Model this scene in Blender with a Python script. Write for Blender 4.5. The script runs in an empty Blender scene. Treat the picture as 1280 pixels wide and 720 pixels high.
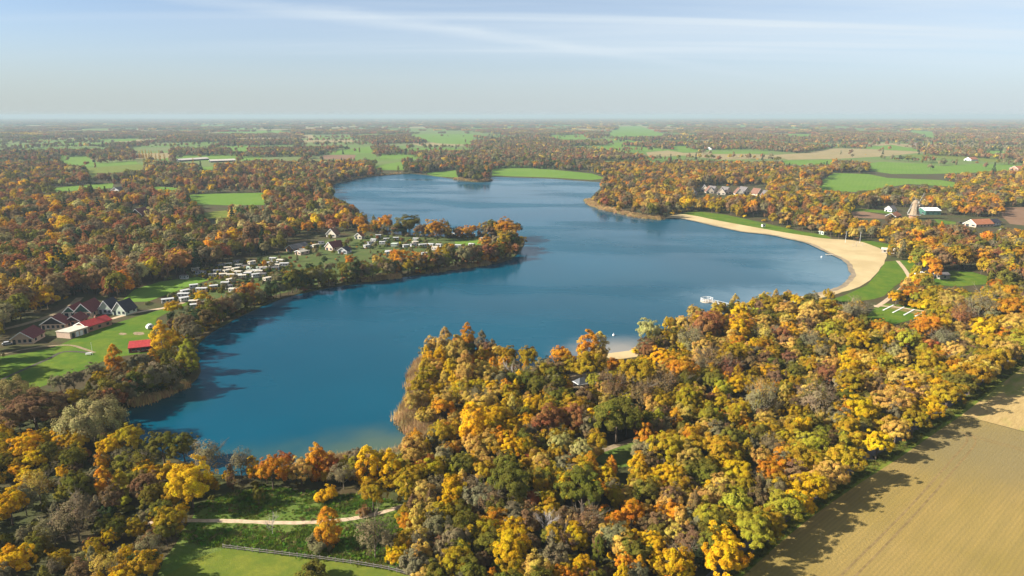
import bpy, bmesh, math, random
import numpy as np
from mathutils import Vector, Matrix
from mathutils.geometry import tessellate_polygon

SC = bpy.context.scene
COL = SC.collection
RNG = np.random.default_rng(7)
random.seed(7)

# ------------------------------------------------------------------ camera
CAM_H, FOC, HOR = 100.0, 853.0, 144.0
PITCH = math.atan((360 - HOR) / FOC)
cd = bpy.data.cameras.new('camera')
cd.sensor_width = 36.0
cd.lens = FOC / 1280 * 36.0
cd.clip_start = 1.0
cd.clip_end = 200000.0
cam = bpy.data.objects.new('camera', cd)
COL.objects.link(cam)
cam.location = (0, 0, CAM_H)
cam.rotation_euler = (math.pi / 2 - PITCH, 0, 0)
SC.camera = cam

# ------------------------------------------------------------------ sky and sun
SUN_EL = math.radians(29)
SHADOW_AZ = math.radians(9)                 # shadows run to +x and a little away
sun_dir = Vector((-math.cos(SHADOW_AZ) * math.cos(SUN_EL), -math.sin(SHADOW_AZ) * math.cos(SUN_EL), math.sin(SUN_EL)))
world = bpy.data.worlds.new('World')
SC.world = world
world.use_nodes = True
wn, wl = world.node_tree.nodes, world.node_tree.links
bg = wn['Background']
sky = wn.new('ShaderNodeTexSky')
sky.sky_type = 'NISHITA'
sky.sun_disc = False
sky.sun_elevation = SUN_EL
sky.sun_rotation = math.atan2(sun_dir.x, sun_dir.y)
sky.altitude = 50
sky.air_density = 0.62
sky.dust_density = 0.15
sky.ozone_density = 0.5
SKY_STRENGTH = 0.05
bg.inputs[1].default_value = SKY_STRENGTH


def wmath(op, a, b=None, clamp=False):
    n = wn.new('ShaderNodeMath'); n.operation = op; n.use_clamp = clamp
    for i, v in enumerate((a, b)):
        if v is None: continue
        if isinstance(v, (int, float)): n.inputs[i].default_value = v
        else: wl.new(v, n.inputs[i])
    return n.outputs[0]


# thin cirrus: noise on a plane high above, stretched into streaks
tc = wn.new('ShaderNodeTexCoord')
sx = wn.new('ShaderNodeSeparateXYZ'); wl.new(tc.outputs['Generated'], sx.inputs[0])
zc = wmath('MAXIMUM', sx.outputs[2], 0.012)
zc2 = wmath('ADD', zc, 0.05)
px_ = wmath('DIVIDE', sx.outputs[0], zc2)
py_ = wmath('DIVIDE', sx.outputs[1], zc2)
cxyz = wn.new('ShaderNodeCombineXYZ'); wl.new(px_, cxyz.inputs[0]); wl.new(py_, cxyz.inputs[1])


def cirrus(rot, scale, loc, nscale, detail, lo, hi, dist=0.6):
    mp = wn.new('ShaderNodeMapping'); wl.new(cxyz.outputs[0], mp.inputs[0])
    mp.inputs['Rotation'].default_value = (0, 0, math.radians(rot)); mp.inputs['Scale'].default_value = scale; mp.inputs['Location'].default_value = loc
    n = wn.new('ShaderNodeTexNoise'); wl.new(mp.outputs[0], n.inputs[0])
    n.inputs['Scale'].default_value = nscale; n.inputs['Detail'].default_value = detail; n.inputs['Roughness'].default_value = 0.58
    n.inputs['Distortion'].default_value = dist
    r = wn.new('ShaderNodeMapRange'); r.interpolation_type = 'SMOOTHSTEP'; wl.new(n.outputs[0], r.inputs[0])
    r.inputs[1].default_value = lo; r.inputs[2].default_value = hi
    return r.outputs[0]


c1 = cirrus(-47, (0.07, 0.55, 1), (3.1, 0.4, 0), 1.0, 9, 0.44, 0.70)
c2 = cirrus(-60, (0.08, 0.30, 1), (0.6, 2.2, 0), 0.9, 6, 0.36, 0.74, 0.5)
az = wmath('ADD', wmath('MULTIPLY', sx.outputs[0], 0.8), 0.5, True)   # thicker veil to the right (away from the sun)
veil = wmath('ADD', wmath('MULTIPLY', c2, wmath('ADD', wmath('MULTIPLY', az, 1.0), 0.0)), wmath('MULTIPLY', az, 0.32))
# one long streak of ice cloud
a47 = math.radians(41.8)
yr = wmath('ADD', wmath('MULTIPLY', px_, -math.sin(a47)), wmath('MULTIPLY', py_, math.cos(a47)))
wob = wn.new('ShaderNodeTexNoise'); wl.new(cxyz.outputs[0], wob.inputs[0]); wob.inputs['Scale'].default_value = 1.1; wob.inputs['Detail'].default_value = 9; wob.inputs['Roughness'].default_value = 0.65
dst = wmath('ABSOLUTE', wmath('SUBTRACT', wmath('ADD', yr, wmath('MULTIPLY', wob.outputs[0], 0.55)), 5.17))
sm = wn.new('ShaderNodeMapRange'); sm.interpolation_type = 'SMOOTHSTEP'; wl.new(dst, sm.inputs[0]); sm.inputs[1].default_value = 0.0; sm.inputs[2].default_value = 0.40; sm.inputs[3].default_value = 1.0; sm.inputs[4].default_value = 0.0
streak = wmath('MULTIPLY', sm.outputs[0], wmath('MULTIPLY', wob.outputs[0], 0.55))
cl = wmath('ADD', wmath('ADD', wmath('MULTIPLY', wmath('MULTIPLY', c1, 0.75), wmath('ADD', wmath('MULTIPLY', az, 0.8), 0.2)), streak), veil, True)
hz = wn.new('ShaderNodeMapRange'); hz.interpolation_type = 'SMOOTHSTEP'; wl.new(sx.outputs[2], hz.inputs[0])
hz.inputs[1].default_value = 0.02; hz.inputs[2].default_value = 0.12
cl = wmath('MULTIPLY', cl, hz.outputs[0], True)
# low grey-blue murk that lies along the whole horizon
mz = wn.new('ShaderNodeMapRange'); mz.interpolation_type = 'SMOOTHSTEP'; wl.new(sx.outputs[2], mz.inputs[0])
mz.inputs[1].default_value = 0.0; mz.inputs[2].default_value = 0.15; mz.inputs[3].default_value = 0.92; mz.inputs[4].default_value = 0.0
mx2 = wn.new('ShaderNodeMix'); mx2.data_type = 'RGBA'
mk_ = wn.new('ShaderNodeMix'); mk_.data_type = 'RGBA'; wl.new(az, mk_.inputs[0])
mk_.inputs[6].default_value = (3.45, 3.85, 3.85, 1); mk_.inputs[7].default_value = (3.95, 4.55, 4.95, 1)
wl.new(mz.outputs[0], mx2.inputs[0]); wl.new(sky.outputs[0], mx2.inputs[6]); wl.new(mk_.outputs[2], mx2.inputs[7])
mx = wn.new('ShaderNodeMix'); mx.data_type = 'RGBA'
wl.new(cl, mx.inputs[0]); wl.new(mx2.outputs[2], mx.inputs[6]); mx.inputs[7].default_value = (5.2, 5.85, 6.35, 1)
wl.new(mx.outputs[2], bg.inputs[0])

sd = bpy.data.lights.new('sun', 'SUN')
sd.energy = 5.0
sd.angle = math.radians(0.6)
sd.color = (1.0, 0.94, 0.84)
sun = bpy.data.objects.new('sun', sd)
COL.objects.link(sun)
sun.rotation_euler = (-sun_dir).to_track_quat('-Z', 'Y').to_euler()

SC.view_settings.view_transform = 'Standard'
SC.view_settings.look = 'None'
SC.view_settings.exposure = 1.55
SC.view_settings.gamma = 1.0
SC.view_settings.use_curve_mapping = False
SC.render.engine = 'CYCLES'
cy = SC.cycles
cy.max_bounces = 6; cy.diffuse_bounces = 3; cy.glossy_bounces = 2; cy.transmission_bounces = 3; cy.volume_bounces = 1; cy.transparent_max_bounces = 4
cy.sample_clamp_indirect = 6.0
cy.caustics_reflective = False; cy.caustics_refractive = False
cy.use_denoising = True
cy.use_adaptive_sampling = True
cy.adaptive_threshold = 0.012
SC.render.film_transparent = False


# ------------------------------------------------------------------ pixel -> place
CP, SP = math.cos(PITCH), math.sin(PITCH)


def at(x, y, z=0.0):
    """ground point (at height z) that the photograph's pixel x, y shows"""
    u = (x - 640) / FOC; v = (360 - y) / FOC
    d = (u, CP + v * SP, -SP + v * CP)
    t = (CAM_H - z) / -d[2]
    return (d[0] * t, d[1] * t)


def proj(X, Y, Z):
    """numpy: where a point shows"""
    dep = Y * CP + (CAM_H - Z) * SP
    up = Y * SP - (CAM_H - Z) * CP
    return 640 + FOC * X / dep, 360 - FOC * up / dep


def ppm(X, Y, Z=0.0):
    return FOC / (Y * CP + (CAM_H - Z) * SP)


def inpoly(px, py, poly):
    px = np.asarray(px, float); py = np.asarray(py, float)
    r = np.zeros(px.shape, bool)
    n = len(poly); j = n - 1
    for i in range(n):
        xi, yi = poly[i]; xj, yj = poly[j]
        if yi != yj:
            r ^= ((yi > py) != (yj > py)) & (px < (xj - xi) * (py - yi) / (yj - yi) + xi)
        j = i
    return r


def smooth(pts, n=4, closed=True, jit=0.0):
    out = []
    m = len(pts)
    for i in range(m if closed else m - 1):
        p0, p1, p2, p3 = (pts[(i + k) % m] if closed else pts[min(max(i + k, 0), m - 1)] for k in (-1, 0, 1, 2))
        for k in range(n):
            t = k / n
            q = []
            for a, b, c, d in zip(p0, p1, p2, p3):
                q.append(0.5 * (2 * b + (c - a) * t + (2 * a - 5 * b + 4 * c - d) * t * t + (3 * b - a - 3 * c + d) * t ** 3))
            s = jit
            out.append((q[0] + random.uniform(-s, s), q[1] + random.uniform(-s, s)))
    if not closed: out.append(tuple(pts[-1]))
    return out


# ------------------------------------------------------------------ materials
MATS = {}


class NT:
    def __init__(s, name):
        s.m = bpy.data.materials.new(name); s.m.use_nodes = True
        s.t = s.m.node_tree; s.t.nodes.clear()
        s.out = s.t.nodes.new('ShaderNodeOutputMaterial')

    def n(s, typ, **kw):
        x = s.t.nodes.new('ShaderNode' + typ)
        for k, v in kw.items(): setattr(x, k, v)
        return x

    def set(s, sock, v):
        if hasattr(v, 'is_linked'): s.t.links.new(v, sock)
        else: sock.default_value = v

    def math(s, op, a, b=0.0, clamp=False):
        x = s.n('Math', operation=op, use_clamp=clamp); s.set(x.inputs[0], a); s.set(x.inputs[1], b); return x.outputs[0]

    def mix(s, f, a, b, mode='MIX'):
        x = s.n('Mix', data_type='RGBA', blend_type=mode); s.set(x.inputs[0], f); s.set(x.inputs[6], a); s.set(x.inputs[7], b); return x.outputs[2]

    def pos(s, loc=(0, 0, 0), rot=0, scale=(1, 1, 1), obj=False):
        if obj: o = s.n('TexCoord').outputs['Object']
        else: o = s.n('NewGeometry').outputs['Position']
        if rot:                              # turn first, stretch afterwards
            rm = s.n('Mapping'); s.set(rm.inputs[0], o); rm.inputs[2].default_value = (0, 0, rot); o = rm.outputs[0]
        mp = s.n('Mapping'); s.set(mp.inputs[0], o)
        mp.inputs[1].default_value = loc; mp.inputs[3].default_value = scale
        return mp.outputs[0]

    def noise(s, vec, scale, detail=4, rough=0.55, lo=None, hi=None, dist=0.0):
        x = s.n('TexNoise'); s.set(x.inputs['Vector'], vec); x.inputs['Scale'].default_value = scale; x.inputs['Detail'].default_value = detail
        x.inputs['Roughness'].default_value = rough; x.inputs['Distortion'].default_value = dist
        if lo is None: return x.outputs[0]
        return s.ramp(x.outputs[0], lo, hi)

    def ramp(s, v, lo, hi, a=0.0, b=1.0):
        r = s.n('MapRange', interpolation_type='SMOOTHSTEP'); s.set(r.inputs[0], v)
        r.inputs[1].default_value = lo; r.inputs[2].default_value = hi; r.inputs[3].default_value = a; r.inputs[4].default_value = b
        return r.outputs[0]

    def bump(s, h, strength, dist):
        b = s.n('Bump'); s.set(b.inputs['Height'], h); b.inputs['Strength'].default_value = strength; b.inputs['Distance'].default_value = dist
        return b.outputs[0]

    def bsdf(s, col, rough=0.9, spec=0.2, nrm=None, metal=0.0):
        b = s.n('BsdfPrincipled'); s.set(b.inputs['Base Color'], col); s.set(b.inputs['Roughness'], rough)
        b.inputs['Specular IOR Level'].default_value = spec; b.inputs['Metallic'].default_value = metal
        if nrm is not None: s.set(b.inputs['Normal'], nrm)
        s.t.links.new(b.outputs[0], s.out.inputs[0])
        return b


def c4(c): return (c[0], c[1], c[2], 1.0)


def plain(name, col, rough=0.8, var=0.15, scale=1.5, spec=0.25, obj=True):
    if name in MATS: return MATS[name]
    t = NT(name)
    v = t.pos(obj=obj)
    f = t.noise(v, scale, 5, 0.6, 0.3, 0.7)
    c = t.mix(f, c4([k * (1 - var) for k in col]), c4([min(1, k * (1 + var)) for k in col]))
    t.bsdf(c, rough, spec)
    MATS[name] = t.m
    return t.m


def grass_mat(name, a, b, c, patch=0.03, fine=0.5, bumps=0.25, stripes=None):
    t = NT(name)
    v = t.pos()
    f1 = t.noise(v, patch, 4, 0.6, 0.38, 0.62)
    f2 = t.noise(v, fine, 6, 0.7, 0.3, 0.7)
    col = t.mix(f1, c4(a), c4(b))
    col = t.mix(t.math('MULTIPLY', f2, 0.55), col, c4(c))
    f3 = t.noise(v, patch * 5, 5, 0.65, 0.55, 0.75)
    col = t.mix(t.math('MULTIPLY', f3, 0.35), col, c4([b[0] * 1.3, b[1] * 1.05, b[2]]))
    if stripes:
        w = t.n('TexWave', wave_type='BANDS'); t.set(w.inputs['Vector'], t.pos(rot=stripes[0])); w.inputs['Scale'].default_value = stripes[1]
        w.inputs['Distortion'].default_value = 1.5; w.inputs['Detail'].default_value = 2; w.inputs['Detail Scale'].default_value = 0.3
        col = t.mix(t.math('MULTIPLY', w.outputs[0], stripes[2]), col, c4([k * 0.7 for k in a]))
    h = t.noise(v, 2.2, 4, 0.7)
    t.bsdf(col, 0.95, 0.1, t.bump(h, bumps, 0.4))
    MATS[name] = t.m
    return t.m


M_FLOOR = grass_mat('forest_floor', (0.070, 0.050, 0.022), (0.055, 0.065, 0.018), (0.035, 0.028, 0.014), 0.05, 0.4)
M_FARM = grass_mat('farmland', (0.085, 0.145, 0.02), (0.13, 0.135, 0.05), (0.085, 0.13, 0.025), 0.004, 0.06)
M_MEADOW = grass_mat('meadow_grass', (0.095, 0.175, 0.014), (0.12, 0.19, 0.022), (0.075, 0.14, 0.016), 0.012, 0.15, stripes=(0.5, 0.05, 0.2))
M_LAWN = grass_mat('lawn_grass', (0.062, 0.125, 0.006), (0.115, 0.155, 0.010), (0.04, 0.075, 0.006), 0.09, 0.35, stripes=(0.9, 0.2, 0.3))
M_PASTURE = grass_mat('rough_pasture', (0.10, 0.13, 0.014), (0.15, 0.16, 0.018), (0.065, 0.09, 0.012), 0.14, 0.7)
M_WEEDS = grass_mat('weedy_grass', (0.085, 0.14, 0.018), (0.12, 0.15, 0.03), (0.06, 0.085, 0.014), 0.12, 0.9, 0.6)
M_STUBBLE = grass_mat('stubble', (0.27, 0.20, 0.095), (0.22, 0.18, 0.08), (0.19, 0.15, 0.06), 0.02, 0.2)
M_BROWN = grass_mat('ploughed_soil', (0.17, 0.095, 0.052), (0.20, 0.12, 0.07), (0.14, 0.08, 0.045), 0.03, 0.3, stripes=(1.0, 0.15, 0.3))
M_CAMP = grass_mat('camp_lawn', (0.05, 0.085, 0.014), (0.08, 0.105, 0.022), (0.06, 0.055, 0.028), 0.07, 0.3)
M_SAND = None


def sand_mat():
    t = NT('sand')
    v = t.pos()
    f = t.noise(v, 0.04, 5, 0.6, 0.35, 0.65); g = t.noise(v, 0.5, 5, 0.7, 0.3, 0.7)
    c = t.mix(f, c4((0.37, 0.275, 0.135)), c4((0.46, 0.35, 0.185)))
    c = t.mix(t.math('MULTIPLY', g, 0.3), c, c4((0.34, 0.26, 0.13)))
    t.bsdf(c, 0.95, 0.1, t.bump(g, 0.3, 0.2))
    return t.m


M_SAND = sand_mat()
M_PATH = plain('path_gravel', (0.42, 0.31, 0.20), 0.95, 0.2, 0.6, 0.1, obj=False)
M_ASPHALT = plain('asphalt', (0.115, 0.105, 0.105), 0.9, 0.2, 0.7, 0.2, obj=False)
M_DIRT = plain('dirt_track', (0.22, 0.165, 0.095), 0.95, 0.25, 0.5, 0.1, obj=False)


def field_mat():
    t = NT('sown_field')
    d0, d1 = at(930, 720), at(1280, 440)
    ang = math.atan2(d1[1] - d0[1], d1[0] - d0[0])
    v = t.pos(rot=-ang)
    f1 = t.noise(t.pos(rot=-ang, scale=(0.25, 1, 1)), 0.05, 5, 0.6, 0.35, 0.65)
    f2 = t.noise(t.pos(rot=-ang, scale=(0.06, 1, 1)), 0.55, 5, 0.7, 0.3, 0.7)
    f3 = t.noise(v, 1.6, 5, 0.75, 0.3, 0.7)
    f4 = t.noise(v, 0.022, 3, 0.5, 0.40, 0.62)
    c = t.mix(f1, c4((0.275, 0.180, 0.050)), c4((0.230, 0.163, 0.038)))
    c = t.mix(t.math('MULTIPLY', f4, 0.6), c, c4((0.33, 0.22, 0.070)))
    c = t.mix(t.math('MULTIPLY', f2, 0.45), c, c4((0.17, 0.125, 0.042)))
    c = t.mix(t.math('MULTIPLY', f3, 0.4), c, c4((0.19, 0.15, 0.045)))
    cc = at(1262, 566)
    ln = t.n('VectorMath', operation='LENGTH'); t.set(ln.inputs[0], t.pos(loc=(-cc[0] * .6, -cc[1], 0), scale=(.6, 1, 0)))
    dmp = t.ramp(t.math('ADD', ln.outputs['Value'], t.math('MULTIPLY', t.noise(v, .06, 4, .6), 18.0)), 14, 44, .8, 0.0)
    c = t.mix(dmp, c, c4((0.175, 0.138, 0.062)))
    w = t.n('TexWave', wave_type='BANDS', bands_direction='Y'); t.set(w.inputs['Vector'], v); w.inputs['Scale'].default_value = 0.33
    w.inputs['Distortion'].default_value = 0.8; w.inputs['Detail'].default_value = 3
    c = t.mix(t.math('MULTIPLY', w.outputs[0], 0.26), c, c4((0.15, 0.11, 0.04)))
    t.bsdf(c, 0.95, 0.1, t.bump(f3, 0.4, 0.2))
    return t.m


def stubble2_mat():
    t = NT('stubble_with_regrowth')
    d0, d1 = at(930, 720), at(1280, 440)
    ang = math.atan2(d1[1] - d0[1], d1[0] - d0[0])
    f1 = t.noise(t.pos(rot=-ang, scale=(0.35, 1, 1)), 0.09, 4, 0.55, 0.52, 0.66)
    f2 = t.noise(t.pos(rot=-ang, scale=(0.2, 1, 1)), 0.8, 5, 0.7, 0.3, 0.7)
    c = t.mix(f2, c4((0.38, 0.265, 0.105)), c4((0.31, 0.21, 0.08)))
    c = t.mix(t.math('MULTIPLY', f1, 0.8), c, c4((0.15, 0.19, 0.02)))
    t.bsdf(c, 0.95, 0.1, t.bump(f2, 0.4, 0.2))
    return t.m


M_FIELD = field_mat()
M_FIELD2 = stubble2_mat()


def water_mat():
    t = NT('lake_water')
    pos = t.n('NewGeometry').outputs['Position']
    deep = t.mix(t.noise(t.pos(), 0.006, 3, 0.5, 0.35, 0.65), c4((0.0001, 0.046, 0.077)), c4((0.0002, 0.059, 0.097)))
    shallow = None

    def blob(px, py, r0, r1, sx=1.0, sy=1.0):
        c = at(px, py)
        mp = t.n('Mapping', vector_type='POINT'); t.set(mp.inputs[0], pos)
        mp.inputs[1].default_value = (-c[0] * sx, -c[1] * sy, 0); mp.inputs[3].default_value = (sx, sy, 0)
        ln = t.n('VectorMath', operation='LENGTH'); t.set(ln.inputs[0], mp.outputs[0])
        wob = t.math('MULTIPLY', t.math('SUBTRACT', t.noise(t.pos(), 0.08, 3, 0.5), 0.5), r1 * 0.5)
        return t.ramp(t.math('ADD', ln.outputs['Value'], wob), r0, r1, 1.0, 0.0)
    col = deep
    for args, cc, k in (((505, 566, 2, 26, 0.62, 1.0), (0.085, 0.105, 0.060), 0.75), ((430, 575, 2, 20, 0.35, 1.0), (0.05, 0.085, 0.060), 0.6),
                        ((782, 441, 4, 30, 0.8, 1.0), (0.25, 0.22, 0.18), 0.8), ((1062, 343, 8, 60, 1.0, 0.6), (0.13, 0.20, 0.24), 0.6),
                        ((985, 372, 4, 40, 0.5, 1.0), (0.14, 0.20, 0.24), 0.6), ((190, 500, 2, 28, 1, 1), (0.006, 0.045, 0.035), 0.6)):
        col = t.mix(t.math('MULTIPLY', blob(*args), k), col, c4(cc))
    wind = t.noise(t.pos(rot=0.15, scale=(0.35, 1, 1)), 0.012, 4, 0.55, 0.40, 0.62)
    rough = t.ramp(wind, 0.0, 1.0, 0.11, 0.30)
    h = t.math('ADD', t.noise(t.pos(rot=0.3, scale=(0.6, 1, 1)), 0.9, 3, 0.6), t.math('MULTIPLY', t.noise(t.pos(), 0.15, 2, 0.5), 1.2))
    b = t.bsdf(col, rough, 0.15, t.bump(h, 0.07, 0.35))
    b.inputs['IOR'].default_value = 1.33
    return t.m


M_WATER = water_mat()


def leaf_mat(name, trans=0.20, var=0.28, hue=0.05):
    t = NT(name)
    a = t.n('Attribute', attribute_type='INSTANCER', attribute_name='tint')
    lv = t.n('Attribute', attribute_type='GEOMETRY', attribute_name='lv')
    oi = t.n('ObjectInfo')
    off = t.n('VectorMath', operation='ADD'); t.set(off.inputs[0], t.n('TexCoord').outputs['Object'])
    sc = t.n('VectorMath', operation='SCALE'); t.set(sc.inputs[0], t.n('CombineXYZ').outputs[0]); 
    rv = t.n('CombineXYZ'); t.set(rv.inputs[0], t.math('MULTIPLY', oi.outputs['Random'], 57.0)); t.set(rv.inputs[1], t.math('MULTIPLY', oi.outputs['Random'], 31.0))
    t.set(off.inputs[1], rv.outputs[0])
    big = t.math('SUBTRACT', t.noise(off.outputs[0], 0.22, 3, 0.6), 0.5)
    hs = t.n('HueSaturation'); t.set(hs.inputs['Color'], a.outputs['Color'])
    hv = t.math('ADD', t.math('MULTIPLY', big, 0.09), t.math('MULTIPLY', t.math('SUBTRACT', lv.outputs['Fac'], 0.5), hue))
    t.set(hs.inputs['Hue'], t.math('ADD', hv, 0.5))
    t.set(hs.inputs['Value'], t.math('ADD', t.math('MULTIPLY', t.math('SUBTRACT', lv.outputs['Fac'], 0.5), 2 * var), 1.0))
    d = t.n('BsdfDiffuse'); t.set(d.inputs[0], hs.outputs[0]); d.inputs[1].default_value = 0.3
    tr = t.n('BsdfTranslucent'); t.set(tr.inputs[0], hs.outputs[0])
    ms = t.n('MixShader'); ms.inputs[0].default_value = trans
    t.t.links.new(d.outputs[0], ms.inputs[1]); t.t.links.new(tr.outputs[0], ms.inputs[2]); t.t.links.new(ms.outputs[0], t.out.inputs[0])
    return t.m


M_LEAF = leaf_mat('autumn_leaves')
M_BARK = plain('bark', (0.10, 0.075, 0.055), 0.95, 0.3, 3.0, 0.1)
M_PALEBARK = plain('pale_bark', (0.36, 0.32, 0.28), 0.9, 0.25, 2.0, 0.1)


# ------------------------------------------------------------------ object helpers
def link(o, parent=None):
    COL.objects.link(o)
    if parent is not None: o.parent = parent
    return o


def meshobj(name, me, parent=None, **props):
    o = bpy.data.objects.new(name, me)
    link(o, parent)
    for k, v in props.items(): o[k] = v
    return o


def mesh_pd(name, v, f, mats):
    me = bpy.data.meshes.new(name)
    me.from_pydata([tuple(p) for p in v], [], [tuple(q) for q in f])
    for m in (mats if isinstance(mats, (list, tuple)) else [mats]): me.materials.append(m)
    me.update()
    return me


def empty(name, loc, rz=0.0, **props):
    o = bpy.data.objects.new(name, None); o.empty_display_size = 0.5
    COL.objects.link(o)
    o.location = loc; o.rotation_euler = (0, 0, rz)
    for k, v in props.items(): o[k] = v
    return o


class MB:
    """collects boxes, prisms and tubes into one mesh"""
    def __init__(s): s.v = []; s.f = []

    def add(s, v, f):
        o = len(s.v); s.v += [tuple(p) for p in v]; s.f += [tuple(i + o for i in q) for q in f]; return s

    def box(s, x0, x1, y0, y1, z0, z1):
        return s.add([(x0, y0, z0), (x1, y0, z0), (x1, y1, z0), (x0, y1, z0), (x0, y0, z1), (x1, y0, z1), (x1, y1, z1), (x0, y1, z1)],
                     [(0, 3, 2, 1), (4, 5, 6, 7), (0, 1, 5, 4), (1, 2, 6, 5), (2, 3, 7, 6), (3, 0, 4, 7)])

    def prism(s, prof, axis, a, b):
        """profile (list of 2-D points) pushed along axis 'x' or 'y' from a to b"""
        n = len(prof)
        P = lambda p, t: (p[0], t, p[1]) if axis == 'y' else (t, p[0], p[1])
        v = [P(p, a) for p in prof] + [P(p, b) for p in prof]
        f = [tuple(range(n)), tuple(range(2 * n - 1, n - 1, -1))] + [(i, n + i, n + (i + 1) % n, (i + 1) % n) for i in range(n)]
        return s.add(v, f)

    def tube(s, p, q, r0, r1=None, n=6, cap=True):
        r1 = r0 if r1 is None else r1
        p, q = Vector(p), Vector(q); d = (q - p)
        if d.length < 1e-6: return s
        m = d.to_track_quat('Z', 'Y').to_matrix()
        v = []
        for c, r in ((p, r0), (q, r1)):
            for i in range(n):
                a = 2 * math.pi * i / n
                v.append(c + m @ Vector((math.cos(a) * r, math.sin(a) * r, 0)))
        f = [(i, (i + 1) % n, n + (i + 1) % n, n + i) for i in range(n)]
        if cap: f += [tuple(range(n - 1, -1, -1)), tuple(range(n, 2 * n))]
        return s.add(v, f)

    def mesh(s, name, mat): return mesh_pd(name, s.v, s.f, mat)

    def build(s, name, mat, parent=None): return meshobj(name, s.mesh(name, mat), parent)


def copy_tree(o, parent=None):
    c = o.copy(); COL.objects.link(c); c.parent = parent
    for ch in o.children: copy_tree(ch, c)
    return c


def sheet(name, pts, z, mat, sm=0, jit=0.0, px=True, label=None, **props):
    """flat piece of ground; pts in photograph pixels unless px is False"""
    if sm: pts = smooth(pts, sm, True, 0)
    w = [at(*p) for p in pts] if px else pts
    if jit: w = [(x + random.uniform(-jit, jit), y + random.uniform(-jit, jit)) for x, y in w]
    tris = tessellate_polygon([[Vector((x, y, 0)) for x, y in w]])
    f = []
    for t in tris:
        a, b, c = (Vector((*w[i], 0)) for i in t)
        f.append(t if (b - a).cross(c - a).z > 0 else t[::-1])
    me = mesh_pd(name, [(x, y, z) for x, y in w], f, mat)
    o = meshobj(name, me, kind='structure')
    if label: o['label'] = label
    return o


def ribbon(name, pts, width, z, mat, px=True, sm=5, jit=0.0, thick=0.0, **props):
    """a path or road of even width along a line"""
    w = [at(*p) for p in pts] if px else list(pts)
    if sm: w = smooth(w, sm, False)
    v, f = [], []
    for i, p in enumerate(w):
        a = w[max(i - 1, 0)]; b = w[min(i + 1, len(w) - 1)]
        t = Vector((b[0] - a[0], b[1] - a[1])).normalized(); nx, ny = -t.y, t.x
        h1 = width / 2 + random.uniform(-jit, jit); h2 = width / 2 + random.uniform(-jit, jit)
        v += [(p[0] + nx * h1, p[1] + ny * h1, z), (p[0] - nx * h2, p[1] - ny * h2, z)]
        if i: f.append((2 * i - 2, 2 * i - 1, 2 * i + 1, 2 * i))
    return meshobj(name, mesh_pd(name, v, f, mat), kind='structure', **props)


# ------------------------------------------------------------------ lake and ground
LAKE_PX = [(416, 231), (434, 226), (460, 221), (505, 217.5), (527, 218), (570, 224), (591, 227.2), (606, 227.4), (612, 225), (616, 220.8), (640, 221.5), (687, 223),
           (715, 225), (745, 227), (757, 228), (752, 234), (744, 242), (737, 250), (745, 257), (770, 265), (805, 272.5), (828, 274.5), (837, 272), (858, 274), (880, 279), (925, 289),
           (960, 293), (985, 298), (1010, 304), (1024, 310), (1038, 317), (1055, 325), (1063, 335), (1065, 345), (1057, 354), (1042, 362), (1012, 369),
           (985, 375.5), (940, 386), (890, 397), (850, 408), (815, 421), (797, 434), (786, 440), (760, 443), (742, 451), (715, 459), (670, 464), (628, 455), (598, 441), (570, 436),
           (548, 442), (532, 452), (524, 466), (522, 482), (525, 491), (517, 505), (508, 522), (516, 536), (532, 545), (527, 553), (515, 560),
           (498, 571), (465, 577), (430, 578), (390, 584), (350, 590), (310, 594), (270, 592), (235, 580), (205, 566), (180, 552), (160, 540), (148, 527), (148, 515),
           (165, 506), (200, 496), (232, 482), (248, 468), (247, 450), (243, 437), (255, 421), (275, 408), (300, 395), (325, 383), (357, 371), (395, 362), (430, 356),
           (460, 352), (500, 346), (535, 341), (570, 336), (605, 331), (634, 325), (648, 315), (655, 304), (650, 297), (620, 295), (560, 296),
           (500, 293), (470, 290), (452, 283), (445, 274), (449, 264), (440, 256), (420, 247), (414, 239)]
LAKE = smooth([at(*p) for p in LAKE_PX], 4, True, 0.25)
LAKE_N = np.array(LAKE)
WATER_Z = -0.35


def offset_poly(poly, d):
    n = len(poly); out = []
    for i in range(n):
        a, b, c = poly[i - 1], poly[i], poly[(i + 1) % n]
        t = Vector((c[0] - a[0], c[1] - a[1])).normalized()
        out.append((b[0] - t.y * d, b[1] + t.x * d))
    return out


area = sum(LAKE[i - 1][0] * LAKE[i][1] - LAKE[i][0] * LAKE[i - 1][1] for i in range(len(LAKE))) / 2
SGN = 1.0 if area > 0 else -1.0            # offset with +SGN goes inward
BED = offset_poly(LAKE, 2.2 * SGN)
LAKE_OUT = offset_poly(LAKE, -2.2 * SGN)


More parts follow.
